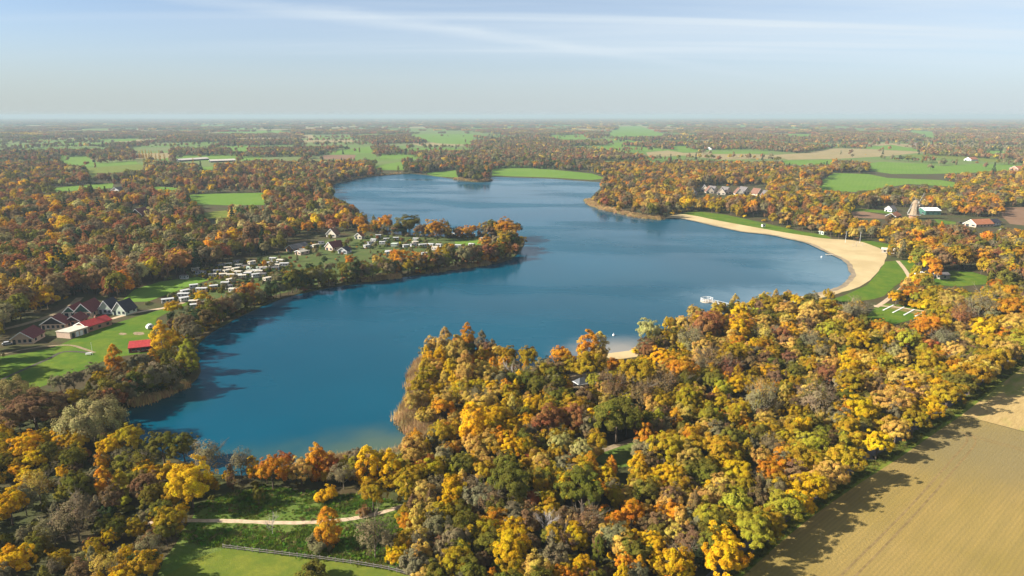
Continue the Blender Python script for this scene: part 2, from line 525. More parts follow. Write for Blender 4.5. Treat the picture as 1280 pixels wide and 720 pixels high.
def build_ground():
    bm = bmesh.new()
    rect = [(-5000, -400), (5000, -400), (5000, 6000), (-5000, 6000)]
    def loop(pts, z=0.0):
        vs = [bm.verts.new((x, y, z)) for x, y in pts]
        return vs, [bm.edges.new((vs[i - 1], vs[i])) for i in range(len(vs))]
    rv, re_ = loop(rect); lv, le = loop(LAKE)
    bmesh.ops.triangle_fill(bm, edges=re_ + le, use_beauty=True)
    dead = [f for f in bm.faces if inpoly([f.calc_center_median().x], [f.calc_center_median().y], LAKE)[0]]
    bmesh.ops.delete(bm, geom=dead, context='FACES_ONLY')
    bv = [bm.verts.new((x, y, -1.6)) for x, y in BED]
    n = len(lv)
    for i in range(n):
        bm.faces.new((lv[i - 1], lv[i], bv[i], bv[i - 1]))
    big = [bm.verts.new(p + (0.0,)) for p in [(-90000, -3000), (90000, -3000), (90000, 90000), (-90000, 90000)]]
    for i in range(4):
        bm.faces.new((big[i], big[(i + 1) % 4], rv[(i + 1) % 4], rv[i]))
    for f in bm.faces:
        if f.normal.z < 0: f.normal_flip()
    bm.normal_update()
    for f in bm.faces:
        if f.normal.z < 0: f.normal_flip()
    me = bpy.data.meshes.new('ground'); bm.to_mesh(me); bm.free()
    me.materials.append(M_FLOOR)
    o = meshobj('ground', me, kind='structure')
    return o


build_ground()
tw = tessellate_polygon([[Vector((x, y, 0)) for x, y in offset_poly(LAKE, -0.05 * SGN)]])
wv = offset_poly(LAKE, 0.4 * SGN)
ff = []
for t in tw:
    a, b, c = (Vector((*wv[i], 0)) for i in t)
    ff.append(t if (b - a).cross(c - a).z > 0 else t[::-1])
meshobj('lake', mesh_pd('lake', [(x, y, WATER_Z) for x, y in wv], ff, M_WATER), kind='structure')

# dark farmland sheet beyond the near landscape
sheet('farmland', [(-4900, 1330), (4900, 1330), (4900, 5900), (-4900, 5900)], 0.02, M_FARM, px=False)
sheet('far_farmland', [(-80000, 5900), (80000, 5900), (80000, 85000), (-80000, 85000)], 0.05, M_FARM, px=False)

# ---- sand, lawns, fields (photograph pixels)
OPEN = []                                    # pixel polygons that trees must not stand in or hide


def openpoly(pts, keep=True):
    if keep: OPEN.append(pts)
    return pts


BEACH = [(829, 274.2), (838, 269.5), (858, 268), (905, 277), (960, 287), (1000, 293.5), (1030, 298), (1062, 300), (1080, 303), (1098, 310), (1108, 318), (1105, 330), (1094, 343), (1084, 353), (1067, 361),
         (1046, 367), (1015, 375), (985, 380), (990, 374.6), (1012, 368.4), (1042, 361.5), (1057, 353.4), (1064.6, 345), (1062.5, 335), (1054.5, 325.2), (1037.5, 317.4), (1023.5, 310.4), (1009.5, 304.3), (984, 298.3), (960, 293.3), (925, 289.3), (880, 279.3), (858, 274.3), (838, 272.3)]
sheet('beach_sand', openpoly(BEACH), 0.06, M_SAND, sm=3, jit=0.5, label='pale sandy beach curving round the lake')
sheet('small_beach', openpoly([(752, 447), (762, 441.5), (786, 438.5), (799, 432), (806, 433), (796, 446), (775, 449)]), 0.05, M_SAND)
sheet('beach_lawn', openpoly([(843, 268.3), (870, 264), (905, 268), (960, 280), (1000, 289), (1032, 294), (1040, 298), (1028, 298.5), (1000, 293.7), (960, 287.3), (905, 277.2), (860, 268.4)]), 0.05, M_LAWN)
sheet('beach_lawn', openpoly([(1075, 303), (1078, 299), (1120, 307), (1117, 314), (1100, 310)]), 0.05, M_LAWN)
sheet('beach_lawn', openpoly([(1035, 376), (1056, 369), (1083, 357), (1095, 344), (1107, 327), (1140, 324), (1146, 334), (1137, 346), (1118, 358), (1105, 370), (1092, 374), (1060, 378)]), 0.05, M_LAWN)
sheet('picnic_lawn', openpoly([(1164, 356), (1172, 342), (1190, 338), (1215, 340), (1240, 347), (1236, 355), (1200, 358)]), 0.05, M_LAWN)
sheet('plot_lawn', openpoly([(1078, 402), (1092, 386), (1105, 379), (1140, 383), (1165, 389), (1150, 397), (1120, 405)]), 0.05, M_LAWN)
ribbon('wet_sand', [(840, 270.6), (858, 274.0), (880, 278.8), (925, 288.8), (960, 292.8), (985, 297.8), (1010, 303.8), (1024, 309.8), (1038, 316.8), (1055.5, 324.8), (1063.6, 335), (1065.8, 345), (1057.8, 354.4), (1042.6, 362.5), (1012, 369.8)], 3.2, 0.075, plain('wet_sand', (0.22, 0.165, 0.10), 0.7, 0.25, 0.2, 0.3, obj=False), jit=0.7)
ribbon('beach_path', [(1095, 384), (1110, 374), (1135, 352), (1133, 340), (1122, 326)], 2.5, 0.09, M_PATH)
ribbon('beach_path', [(1092, 382), (1120, 384), (1160, 390)], 2.0, 0.10, M_PATH)

# the village lawn on the left
sheet('village_lawn', openpoly([(68, 434), (100, 420), (132, 408), (170, 396), (205, 386), (232, 374), (240, 372), (238, 380), (215, 388), (196, 398), (192, 416), (190, 440), (150, 446), (128, 452), (100, 464), (70, 477), (36, 489), (0, 496), (0, 446), (40, 440)]), 0.05, M_LAWN)
sheet('hay_meadow', openpoly([(150, 378), (168, 362), (200, 352), (248, 346), (262, 350), (245, 355), (215, 366), (185, 377)]), 0.05, M_MEADOW)
ribbon('village_path', [(230, 378), (205, 385), (180, 389), (160, 393), (135, 400)], 3.0, 0.09, M_PATH)
ribbon('village_path', [(0, 444), (30, 437), (60, 433), (90, 432), (118, 441)], 1.5, 0.09, M_DIRT, jit=.15)
ribbon('village_street', [(-20, 416), (20, 408), (60, 396), (85, 385), (100, 372)], 4.0, 0.08, M_DIRT)
ribbon('reed_ditch', [(-5, 478), (30, 462), (60, 449), (80, 440), (112, 441)], 1.6, 0.11, plain('ditch_earth', (0.06, 0.05, 0.035), 0.95, 0.3, 0.6, obj=False))
for (a, b, c, d) in [(148, 416, 158, 419), (166, 415, 180, 419)]:
    sheet('sand_patch', [(a, c and b + 1), (a + 4, b), (c, b + .6), (c + 1, d - 1), (c - 5, d), (a + 1, d - .6)] if False else [(a, b + 1.5), (a + 3, b), (c - 1, b + .4), (c + 1, d - 1), (c - 4, d), (a + 2, d - .4)], 0.08, M_DIRT)
sheet('camp_lawn', [(232, 376), (262, 352), (310, 330), (360, 314), (410, 300), (450, 294), (500, 294), (560, 296.5), (610, 297), (622, 302), (612, 318), (560, 330), (500, 340), (440, 350), (380, 360), (330, 372), (290, 385), (255, 392)], 0.045, M_CAMP)
sheet('camp_green', openpoly([(568, 301), (610, 300), (604, 306), (570, 307)]), 0.07, M_MEADOW)

# near meadow, footpath, pasture
sheet('meadow', openpoly([(232, 660), (250, 632), (290, 618), (330, 612), (380, 618), (410, 622), (440, 620), (470, 625), (505, 628), (500, 645), (480, 660), (450, 690), (500, 712), (500, 760), (180, 760), (205, 700), (220, 680)]), 0.04, M_WEEDS)
sheet('pasture', [(180, 760), (205, 722), (240, 700), (282, 686), (330, 692), (380, 698), (430, 704), (480, 712), (520, 722), (520, 760)], 0.06, M_PASTURE)
ribbon('footpath', [(180, 655), (215, 651.5), (250, 651), (300, 652), (340, 653.5), (380, 653.5), (420, 651), (450, 647), (480, 640), (505, 632)], 1.5, 0.09, M_PATH, jit=0.12)
sheet('clearing_lawn', openpoly([(742, 574), (760, 563), (785, 552), (805, 548), (802, 565), (790, 582), (765, 586)]), 0.04, M_WEEDS)
ribbon('woodland_path', [(700, 588), (735, 570), (760, 561), (785, 552), (806, 545)], 2.2, 0.08, M_DIRT)
sheet('woodland_glade', openpoly([(708, 468), (750, 464), (760, 472), (735, 486), (712, 486)]), 0.04, M_DIRT)

# right-hand field, verge and road
ROAD_PX = [(880, 735), (905, 712), (935, 684), (968, 655), (1000, 629), (1035, 605), (1075, 578), (1118, 550), (1165, 518), (1215, 483), (1265, 447), (1310, 414)]
FIELD_PX = [(917, 731), (941, 709), (979, 675), (1012, 648), (1044, 625), (1084, 598), (1125, 572), (1168, 542), (1202, 519.5), (1280, 540), (1380, 566), (1380, 800), (925, 800)]
FIELD2_PX = [(1202, 519), (1236, 492.5), (1281, 457), (1330, 425), (1420, 360), (1480, 400), (1480, 592), (1380, 565.4), (1280, 539.4)]
sheet('sown_field', openpoly(FIELD_PX), 0.05, M_FIELD)
sheet('stubble_field', openpoly(FIELD2_PX), 0.045, M_FIELD2)
ribbon('road', ROAD_PX, 3.6, 0.06, M_ASPHALT)
ribbon('grass_verge', [(x + 13, y + 7) for x, y in ROAD_PX], 7.0, 0.044, M_PASTURE, jit=0.3)
M_TRACK = plain('wheel_track_soil', (0.185, 0.125, 0.048), 0.95, 0.25, 0.6, 0.1, obj=False)
for k in (-1.1, 1.1):
    tr = smooth([at(*p) for p in [(1035, 745), (1075, 705), (1115, 665), (1150, 628), (1185, 588), (1205, 565), (1214, 553), (1212, 545), (1206, 540)]], 5, False)
    q = []
    for i, p in enumerate(tr):
        a, b = tr[max(i - 1, 0)], tr[min(i + 1, len(tr) - 1)]
        t = Vector((b[0] - a[0], b[1] - a[1])).normalized()
        q.append((p[0] - t.y * k, p[1] + t.x * k))
    ribbon('wheel_track', q, 0.55, 0.058, M_TRACK, px=False, sm=0, jit=0.06)
for k in (-1.1, 1.1):
    tr = smooth([at(*p) for p in [(1205, 543), (1240, 552), (1290, 566), (1350, 584)]], 5, False)
    ribbon('wheel_track', [(p[0], p[1] + k) for p in tr], 0.5, 0.059, M_TRACK, px=False, sm=0, jit=0.06)


def crop(ox, oy, s, pts): return [(ox + x * s, oy + y * s) for x, y in pts]


FIELDS = [
    ('meadow', M_MEADOW, crop(960, 130, .25, [(255, 390), (330, 345), (500, 350), (600, 370), (860, 380), (960, 395), (940, 415), (700, 400), (520, 430), (440, 440), (260, 432)])),
    ('meadow', M_MEADOW, crop(960, 130, .25, [(500, 300), (560, 288), (760, 298), (870, 310), (1020, 300), (1280, 305), (1280, 330), (1000, 345), (800, 350), (620, 350), (510, 335)])),
    ('stubble_field', M_STUBBLE, crop(960, 130, .25, [(10, 256), (190, 245), (330, 220), (500, 225), (800, 240), (600, 260), (340, 275), (100, 278)])),
    ('meadow', M_MEADOW, crop(960, 130, .25, [(450, 220), (620, 204), (800, 236), (620, 231)])),
    ('ploughed_field', M_BROWN, crop(960, 130, .25, [(1165, 516), (1380, 516), (1400, 620), (1210, 600), (1170, 562)])),
    ('meadow', M_MEADOW, crop(960, 130, .25, [(70, 282), (330, 279), (340, 300), (150, 306), (90, 300)])),
    ('meadow', M_MEADOW, crop(960, 130, .25, [(1080, 235), (1200, 233), (1200, 248), (1090, 250)])),
    ('meadow', M_MEADOW, crop(960, 130, .25, [(90, 150), (220, 150), (220, 165), (100, 165)])),
    ('meadow', M_MEADOW, crop(960, 130, .25, [(700, 130), (840, 140), (860, 172), (780, 168)])),
    ('farm_meadow', M_LAWN, crop(960, 130, .25, [(400, 520), (520, 528), (640, 540), (640, 552), (500, 540), (400, 533)])),
    ('farm_plot', M_BROWN, crop(960, 130, .25, [(410, 540), (480, 537), (600, 560), (590, 574), (430, 570)])),
    ('farm_meadow', M_LAWN, crop(960, 130, .25, [(830, 575), (940, 590), (940, 605), (850, 598)])),
    ('meadow', M_MEADOW, crop(0, 130, .25, [(930, 457), (1000, 450), (1320, 444), (1320, 505), (1150, 507), (960, 500)])),
    ('meadow', M_PASTURE, crop(0, 130, .25, [(1000, 545), (1150, 530), (1160, 565), (1020, 580)])),
    ('meadow', M_MEADOW, crop(0, 130, .25, [(290, 266), (440, 262), (475, 300), (680, 284), (690, 300), (440, 318), (310, 300)])),
    ('pasture', M_PASTURE, crop(0, 130, .25, [(430, 320), (700, 301), (740, 325), (500, 352), (450, 380)])),
    ('meadow', M_MEADOW, crop(0, 130, .25, [(150, 427), (380, 408), (570, 393), (562, 420), (300, 440)])),
    ('meadow', M_MEADOW, crop(0, 130, .25, [(750, 412), (880, 418), (900, 432), (780, 432)])),
    ('meadow', M_MEADOW, crop(0, 130, .25, [(980, 318), (1080, 312), (1060, 330), (990, 334)])),
    ('meadow', M_MEADOW, crop(0, 130, .25, [(1150, 228), (1240, 222), (1240, 238), (1160, 240)])),
    ('meadow', M_MEADOW, crop(0, 130, .25, [(520, 178), (680, 176), (680, 186), (520, 188)])),
    ('meadow', M_MEADOW, crop(320, 130, .25, [(350, 238), (570, 213), (592, 245), (380, 252)])),
    ('ploughed_field', M_BROWN, crop(320, 130, .25, [(330, 256), (500, 254), (490, 276), (340, 276)])),
    ('meadow', M_MEADOW, crop(320, 130, .25, [(570, 315), (720, 289), (750, 330), (640, 331)])),
    ('meadow', M_MEADOW, crop(320, 130, .25, [(830, 345), (1000, 330), (1010, 368), (900, 362)])),
    ('meadow', M_MEADOW, [(615, 211.5), (645, 210), (690, 212), (740, 217), (758, 223), (740, 225), (690, 222), (640, 220.5), (615, 219.5)]),
    ('meadow', M_MEADOW, crop(320, 130, .25, [(760, 156), (860, 149), (1090, 150), (1080, 205), (900, 196)])),
    ('meadow', M_MEADOW, crop(320, 130, .25, [(-30, 466), (40, 464), (45, 502), (-30, 506)])),
    ('meadow', M_MEADOW, crop(640, 130, .25, [(170, 156), (380, 154), (360, 182), (250, 182)])),
    ('meadow', M_MEADOW, crop(640, 130, .25, [(540, 112), (640, 110), (780, 160), (580, 166), (460, 160)])),
    ('stubble_field', M_STUBBLE, crop(640, 130, .25, [(670, 242), (780, 232), (920, 255), (760, 263), (680, 259)])),
    ('meadow', M_MEADOW, crop(640, 130, .25, [(470, 205), (560, 206), (560, 222), (480, 222)])),
    ('meadow', M_MEADOW, crop(640, 130, .25, [(790, 212), (860, 210), (930, 240), (840, 240)])),
    ('meadow', M_MEADOW, crop(640, 130, .25, [(1000, 238), (1280, 238), (1280, 248), (1000, 250)])),
]
for i, (nm, mt, pts) in enumerate(FIELDS):
    openpoly(pts)
    sheet(nm, pts, 0.06 + 0.002 * i, mt)


# ------------------------------------------------------------------ tree shapes
def leaf_mesh(name, P, Nn, S, lv, mat, asp=0.75, extra=None):
    """quads of size S centred on P facing Nn"""
    n = len(P)
    r = RNG.normal(size=(n, 3))
    u = np.cross(Nn, r); u /= np.linalg.norm(u, axis=1)[:, None] + 1e-9
    v = np.cross(Nn, u)
    S = S[:, None]
    k = RNG.uniform(0.75, 1.25, (n, 4, 1))
    q = np.stack([P + u * S * k[:, 0], P + v * S * asp * k[:, 1], P - u * S * k[:, 2], P - v * S * asp * k[:, 3]], 1)
    q += Nn[:, None, :] * RNG.uniform(-0.25, 0.25, (n, 4, 1)) * S[:, None, :]
    verts = q.reshape(-1, 3)
    me = bpy.data.meshes.new(name)
    nv = len(verts); ev = 0; faces = n
    xv = xf = None
    if extra is not None:
        xv, xf = np.array(extra.v, float), extra.f
    tot = nv + (0 if xv is None else len(xv))
    me.vertices.add(tot)
    allv = verts if xv is None else np.concatenate([verts, xv])
    me.vertices.foreach_set('co', allv.astype(np.float32).ravel())
    loops = list(range(4 * n)); starts = list(range(0, 4 * n, 4)); matidx = [0] * n
    if xf:
        for f in xf:
            starts.append(len(loops)); loops += [i + nv for i in f]; matidx.append(1)
    me.loops.add(len(loops)); me.loops.foreach_set('vertex_index', np.array(loops, np.int32))
    me.polygons.add(len(starts)); me.polygons.foreach_set('loop_start', np.array(starts, np.int32))
    me.polygons.foreach_set('material_index', np.array(matidx, np.int32))
    me.update(calc_edges=True)
    a = me.attributes.new('lv', 'FLOAT', 'FACE')
    vals = np.concatenate([lv, np.full(len(starts) - n, 0.5)])
    a.data.foreach_set('value', vals.astype(np.float32))
    for m in (mat if isinstance(mat, (list, tuple)) else [mat]): me.materials.append(m)
    return me


def unit(a): return a / (np.linalg.norm(a, axis=1)[:, None] + 1e-9)


def clumps_to_leaves(C, R, centre, n, size, squash=0.85, inner=0.55, droop=0.0, up=0.25):
    w = R ** 2; idx = RNG.choice(len(C), n, p=w / w.sum())
    d = unit(RNG.normal(size=(n, 3)))
    out = unit(C[idx] - centre + 1e-6)
    flip = (d * out).sum(1) < -0.25
    d[flip] *= -1
    rr = R[idx][:, None] * RNG.uniform(inner, 1.05, (n, 1))
    P = C[idx] + d * rr * np.array([1, 1, squash])
    P[:, 2] -= droop * RNG.uniform(0, 1, n) ** 2
    N = unit(d * 0.6 + out * 0.95 + RNG.normal(size=(n, 3)) * 0.30 + np.array([0, 0, up]))
    cv = RNG.uniform(0, 1, len(C))
    lv = np.clip(0.55 * RNG.uniform(0, 1, n) + 0.45 * cv[idx], 0, 1)
    return P, N, size * RNG.uniform(0.65, 1.35, n), lv


def trunk_mb(H, r, top, limbs, spread, lean=0.0, n=6):
    mb = MB()
    pts = [Vector((0, 0, -0.3)), Vector((lean * .2, 0.05, top * 0.45)), Vector((lean * .6, -0.08, top)), Vector((lean, 0, H * 0.82))]
    rad = [r * 1.25, r, r * 0.78, r * 0.16]
    for a, b, ra, rb in zip(pts, pts[1:], rad, rad[1:]): mb.tube(a, b, ra, rb, n, False)
    for k in range(limbs):
        a = 2 * math.pi * k / limbs + random.uniform(-.4, .4)
        z0 = random.uniform(top * 0.85, H * 0.55)
        z1 = z0 + random.uniform(0.18, 0.36) * H
        s = spread * random.uniform(0.6, 1.0)
        p = Vector((lean * .5, 0, z0)); m = Vector((math.cos(a) * s * .5, math.sin(a) * s * .5, z0 + (z1 - z0) * .6)); q = Vector((math.cos(a) * s, math.sin(a) * s, z1))
        mb.tube(p, m, r * .42, r * .26, 5, False); mb.tube(m, q, r * .26, r * .07, 5, False)
    return mb


def crown_oak(seed, nleaf, size, W=10.0, H=11.5, base=0.2, lump=1.0, ncl=150):
    cz = H * (base + 1) / 2; rz = H * (1 - base) / 2; rx = W / 2
    C = []; R = []
    stretch = RNG.uniform(0.85, 1.15, 2)
    ph = RNG.uniform(0, 6.28, 3)
    while len(C) < ncl:
        d = RNG.normal(size=3); d /= np.linalg.norm(d)
        if d[2] < -0.55: continue
        a = math.atan2(d[1], d[0])
        lob = 1 + 0.16 * lump * math.sin(2 * a + ph[0]) + 0.10 * lump * math.sin(3 * a + ph[1]) + 0.10 * lump * math.sin(5 * d[2] * 2 + ph[2])
        rr = RNG.uniform(0.5, 0.92) if len(C) > ncl * .25 else RNG.uniform(0.2, 0.5)
        rc = W * RNG.uniform(0.75, 1.3) * 0.88 / math.sqrt(ncl)
        C.append((d[0] * rx * rr * lob * stretch[0], d[1] * rx * rr * lob * stretch[1], cz + d[2] * rz * rr * lob)); R.append(rc)
    C = np.array(C); R = np.array(R)
    return clumps_to_leaves(C, R, np.array([0, 0, cz - rz * .4]), nleaf, size)


def crown_tall(seed, nleaf, size, W=5.5, H=13.0, base=0.12, taper=0.9, ncl=90):
    C = []; R = []
    while len(C) < ncl:
        t = RNG.uniform(0, 1)
        prof = (math.sin(math.pi * min(1, (t * 0.86 + 0.14)) ** taper)) ** 0.75
        a = RNG.uniform(0, 6.283); rr = math.sqrt(RNG.uniform(0.1, 1)) * W / 2 * prof * 0.86
        C.append((math.cos(a) * rr, math.sin(a) * rr, H * (base + (1 - base) * t * 0.95))); R.append(W * RNG.uniform(0.09, 0.15) * (0.5 + 0.5 * prof))
    C = np.array(C); R = np.array(R)
    cc = np.stack([C[:, 0] * 0, C[:, 1] * 0, C[:, 2] - H * .12], 1)
    return clumps_to_leaves(C, R, cc.mean(0), nleaf, size, 1.25, 0.5, 0.25)


def crown_willow(seed, nleaf, size, W=11.0, H=9.0, ncl=110):
    P, N, S, lv = crown_oak(seed, nleaf, size, W, H, 0.05, 0.8, ncl)
    k = RNG.uniform(0, 1, len(P)) ** 2
    out = np.hypot(P[:, 0], P[:, 1]) / (W / 2)
    P[:, 2] = np.maximum(0.3, P[:, 2] - k * 1.6 * out)
    return P, N, S, lv


def crown_shrub(seed, nleaf, size, W=5.0, H=3.6, ncl=40):
    C = []; R = []
    while len(C) < ncl:
        d = RNG.normal(size=3); d /= np.linalg.norm(d); d[2] = abs(d[2])
        rr = RNG.uniform(0.25, 0.85)
        C.append((d[0] * W / 2 * rr, d[1] * W / 2 * rr, 0.25 * H + d[2] * H * 0.62 * rr * RNG.uniform(.6, 1.15))); R.append(W * RNG.uniform(.08, .16))
    P, N, S, lv = clumps_to_leaves(np.array(C), np.array(R), np.array([0, 0, 0.0]), nleaf, size)
    P[:, 2] = np.maximum(P[:, 2], 0.05)
    return P, N, S, lv


def crown_fir(seed, nleaf, size, W=6.0, H=13.0):
    t = RNG.uniform(0, 1, nleaf) ** 1.4
    lay = np.floor(t * 9) / 9 + RNG.uniform(0, 0.07, nleaf)
    a = RNG.uniform(0, 6.283, nleaf)
    r = W / 2 * (1 - lay) * np.sqrt(RNG.uniform(0.15, 1, nleaf)) * (1 + .15 * np.sin(a * 5 + lay * 30))
    P = np.stack([np.cos(a) * r, np.sin(a) * r, H * (0.08 + 0.92 * lay) - 0.25 * r], 1)
    N = unit(np.stack([np.cos(a) * .6, np.sin(a) * .6, np.full(nleaf, .8)], 1) + RNG.normal(size=(nleaf, 3)) * .4)
    return P, N, size * RNG.uniform(.7, 1.3, nleaf), RNG.uniform(0, 1, nleaf)


def twig_mb(H, W, levels=(7, 5, 5), r=0.17, upright=0.5, start=0.3):
    mb = MB()
    mb.tube((0, 0, -.3), (0.1, 0, H * start), r * 1.2, r, 6, False); mb.tube((0.1, 0, H * start), (0, 0.1, H * .9), r, r * .15, 5, False)
    def grow(p, d, ln, rad, lev):
        q = p + d * ln
        mid = p + d * ln * .5 + Vector((random.uniform(-1, 1), random.uniform(-1, 1), random.uniform(-.3, .6))) * ln * .07
        s = 4 if lev < 1 else 3
        mb.tube(p, mid, rad, rad * .7, s, False); mb.tube(mid, q, rad * .7, rad * .3, s, False)
        if lev < len(levels) - 1:
            for k in range(levels[lev + 1]):
                t = random.uniform(.3, 1.0); o = p.lerp(q, t)
                dd = (d + Vector((random.gauss(0, .5), random.gauss(0, .5), random.gauss(upright * .5, .3)))).normalized()
                grow(o, dd, ln * random.uniform(.42, .7), max(rad * .42, 0.022), lev + 1)
    for k in range(levels[0]):
        a = 2 * math.pi * k / levels[0] + random.uniform(-.3, .3)
        z = H * random.uniform(start * .8, .62)
        el = random.uniform(.45, 1.1)
        d = Vector((math.cos(a) * math.cos(el), math.sin(a) * math.cos(el), math.sin(el)))
        grow(Vector((0, 0, z)), d, W * .5 * random.uniform(.75, 1.1), r * .5, 0)
    return mb


NAMES = {'o': 'broadleaf_tree', 'p': 'birch_tree', 'w': 'willow_tree', 'b': 'bare_tree', 's': 'shrub', 'f': 'fir_tree', 'q': 'poplar_tree'}
BASE = {'o': (10, 11.5), 'p': (5.5, 13.0), 'w': (11.0, 9.0), 'b': (8.5, 10.5), 's': (5.0, 3.6), 'f': (6.0, 13.0), 'q': (3.6, 16.0), 'k': (9.0, 10.0)}
NEAR = {}      # species -> list of (crown mesh, trunk mesh)


def near_variants():
    def mk(sp, fn, n, nl, size, tr, **kw):
        L = []
        for i in range(n):
            P, N, S, lv = fn(i, nl, size, **kw)
            L.append((leaf_mesh('crown_' + NAMES.get(sp, 'thin'), P, N, S, lv, M_LEAF), tr().mesh('trunk', M_BARK)))
        NEAR[sp] = L
    mk('o', crown_oak, 9, 16000, 0.138, lambda: trunk_mb(11.5, .26, 2.6, 6, 3.6, random.uniform(-.3, .3)))
    mk('p', crown_tall, 4, 9000, 0.13, lambda: trunk_mb(13, .15, 2.0, 5, 1.4))
    mk('w', crown_willow, 3, 14000, 0.145, lambda: trunk_mb(9, .32, 1.6, 7, 4.0))
    mk('s', crown_shrub, 5, 3200, 0.13, lambda: trunk_mb(3.2, .07, .4, 6, 1.6))
    mk('f', crown_fir, 2, 3600, 0.22, lambda: trunk_mb(13, .18, 1.0, 0, 1))
    mk('q', crown_tall, 2, 2800, 0.20, lambda: trunk_mb(16, .2, 1.5, 4, .8), W=3.6, H=16.0, base=0.06, taper=0.7)
    # thin twiggy crowns: bare twigs with few dull leaves
    L = []
    for i in range(4):
        P, N, S, lv = crown_oak(i, 2600, 0.15, 9.0, 10.0, 0.16, 0.8, 60)
        tw = twig_mb(10, 9, (8, 5, 4), .17, .5, .25)
        L.append((leaf_mesh('crown_thin', P, N, S, lv, [M_LEAF]), tw.mesh('trunk', plain('twig_bark', (0.16, 0.13, 0.09), 0.95, 0.25, 2.0, 0.1))))
    NEAR['k'] = L
    L = []
    for i in range(3):
        tw = twig_mb(10.5, 8.5, (9, 7, 6), .17, .8, .28)
        L.append((tw.mesh('crown_bare', M_PALEBARK), MB().tube((0, 0, -.3), (0.05, 0, 4.2), .24, .17, 7).mesh('trunk', M_PALEBARK)))
    NEAR['b'] = L


near_variants()

# lower-detail prototypes for the woods nobody could count; they live only inside the scatter
PROTO = {}


def proto_collection(name, items):
    c = bpy.data.collections.new(name)
    for i, me in enumerate(items):
        c.objects.link(bpy.data.objects.new('%s_%02d' % (name, i), me))
    PROTO[name] = (c, len(items))


def mid_set(nl, size, tag):
    L = []
    for i in range(5):
        P, N, S, lv = crown_oak(i, nl, size, ncl=max(26, min(80, nl // 32))); L.append(leaf_mesh('m', P, N, S, lv, [M_LEAF, M_BARK], extra=trunk_mb(11.5, .26, 2.6, 3, 3.0, 0, 4)))
    for i in range(2):
        P, N, S, lv = crown_tall(i, int(nl * .7), size * .85); L.append(leaf_mesh('m', P, N, S, lv, [M_LEAF, M_BARK], extra=trunk_mb(13, .16, 2.0, 0, 1, 0, 4)))
    for i in range(2):
        P, N, S, lv = crown_shrub(i, int(nl * .45), size * .8); L.append(leaf_mesh('m', P, N, S, lv, [M_LEAF]))
    P, N, S, lv = crown_fir(0, int(nl * .7), size * .9); L.append(leaf_mesh('m', P, N, S, lv, [M_LEAF]))
    proto_collection(tag, L)


mid_set(6500, 0.20, 'wood_a')
mid_set(1600, 0.40, 'wood_b')
mid_set(320, 0.95, 'wood_c')
# whole groves for the far distance
L = []
for i in range(6):
    Ps, Ns, Ss, ls = [], [], [], []
    for k in range(22):
        x, y = RNG.uniform(-23, 23, 2)
        if i < 3 and math.hypot(x, y) > 24: continue
        if i >= 3: y *= 0.3
        s = RNG.uniform(.75, 1.25)
        P, N, S, lv = crown_oak(0, 60, 1.5 * s, 10 * s, 12 * s, 0.1, 1, 16)
        P[:, 0] += x; P[:, 1] += y
        Ps.append(P); Ns.append(N); Ss.append(S); ls.append(np.clip(lv * .5 + RNG.uniform(0, .5), 0, 1))
    L.append(leaf_mesh('g', np.concatenate(Ps), np.concatenate(Ns), np.concatenate(Ss), np.concatenate(ls), [M_LEAF]))
proto_collection('grove', L)


def tuft_mesh(n, h, w, spread, mat, lean=.35):
    P = RNG.normal(size=(n, 2)) * spread
    v, f, lv = [], [], []
    for x, y in P:
        a = RNG.uniform(0, 6.283); hh = h * RNG.uniform(.6, 1.25); ww = w * RNG.uniform(.7, 1.3)
        lx, ly = RNG.normal(size=2) * lean * hh
        o = len(v)
        v += [(x - math.cos(a) * ww, y - math.sin(a) * ww, 0), (x + math.cos(a) * ww, y + math.sin(a) * ww, 0), (x + lx, y + ly, hh)]
        f.append((o, o + 1, o + 2)); lv.append(RNG.uniform(0, 1))
    me = mesh_pd('tuft', v, f, mat)
    at_ = me.attributes.new('lv', 'FLOAT', 'FACE'); at_.data.foreach_set('value', np.array(lv, np.float32))
    return me


proto_collection('reed', [tuft_mesh(90, 2.3, .10, .75, M_LEAF, .16) for _ in range(3)])
proto_collection('tuft', [tuft_mesh(60, .55, .10, .40, M_LEAF, .5) for _ in range(3)] + [leaf_mesh('w', *crown_shrub(9, 150, .14, 1.3, .8, 8), [M_LEAF])])

GN = {}


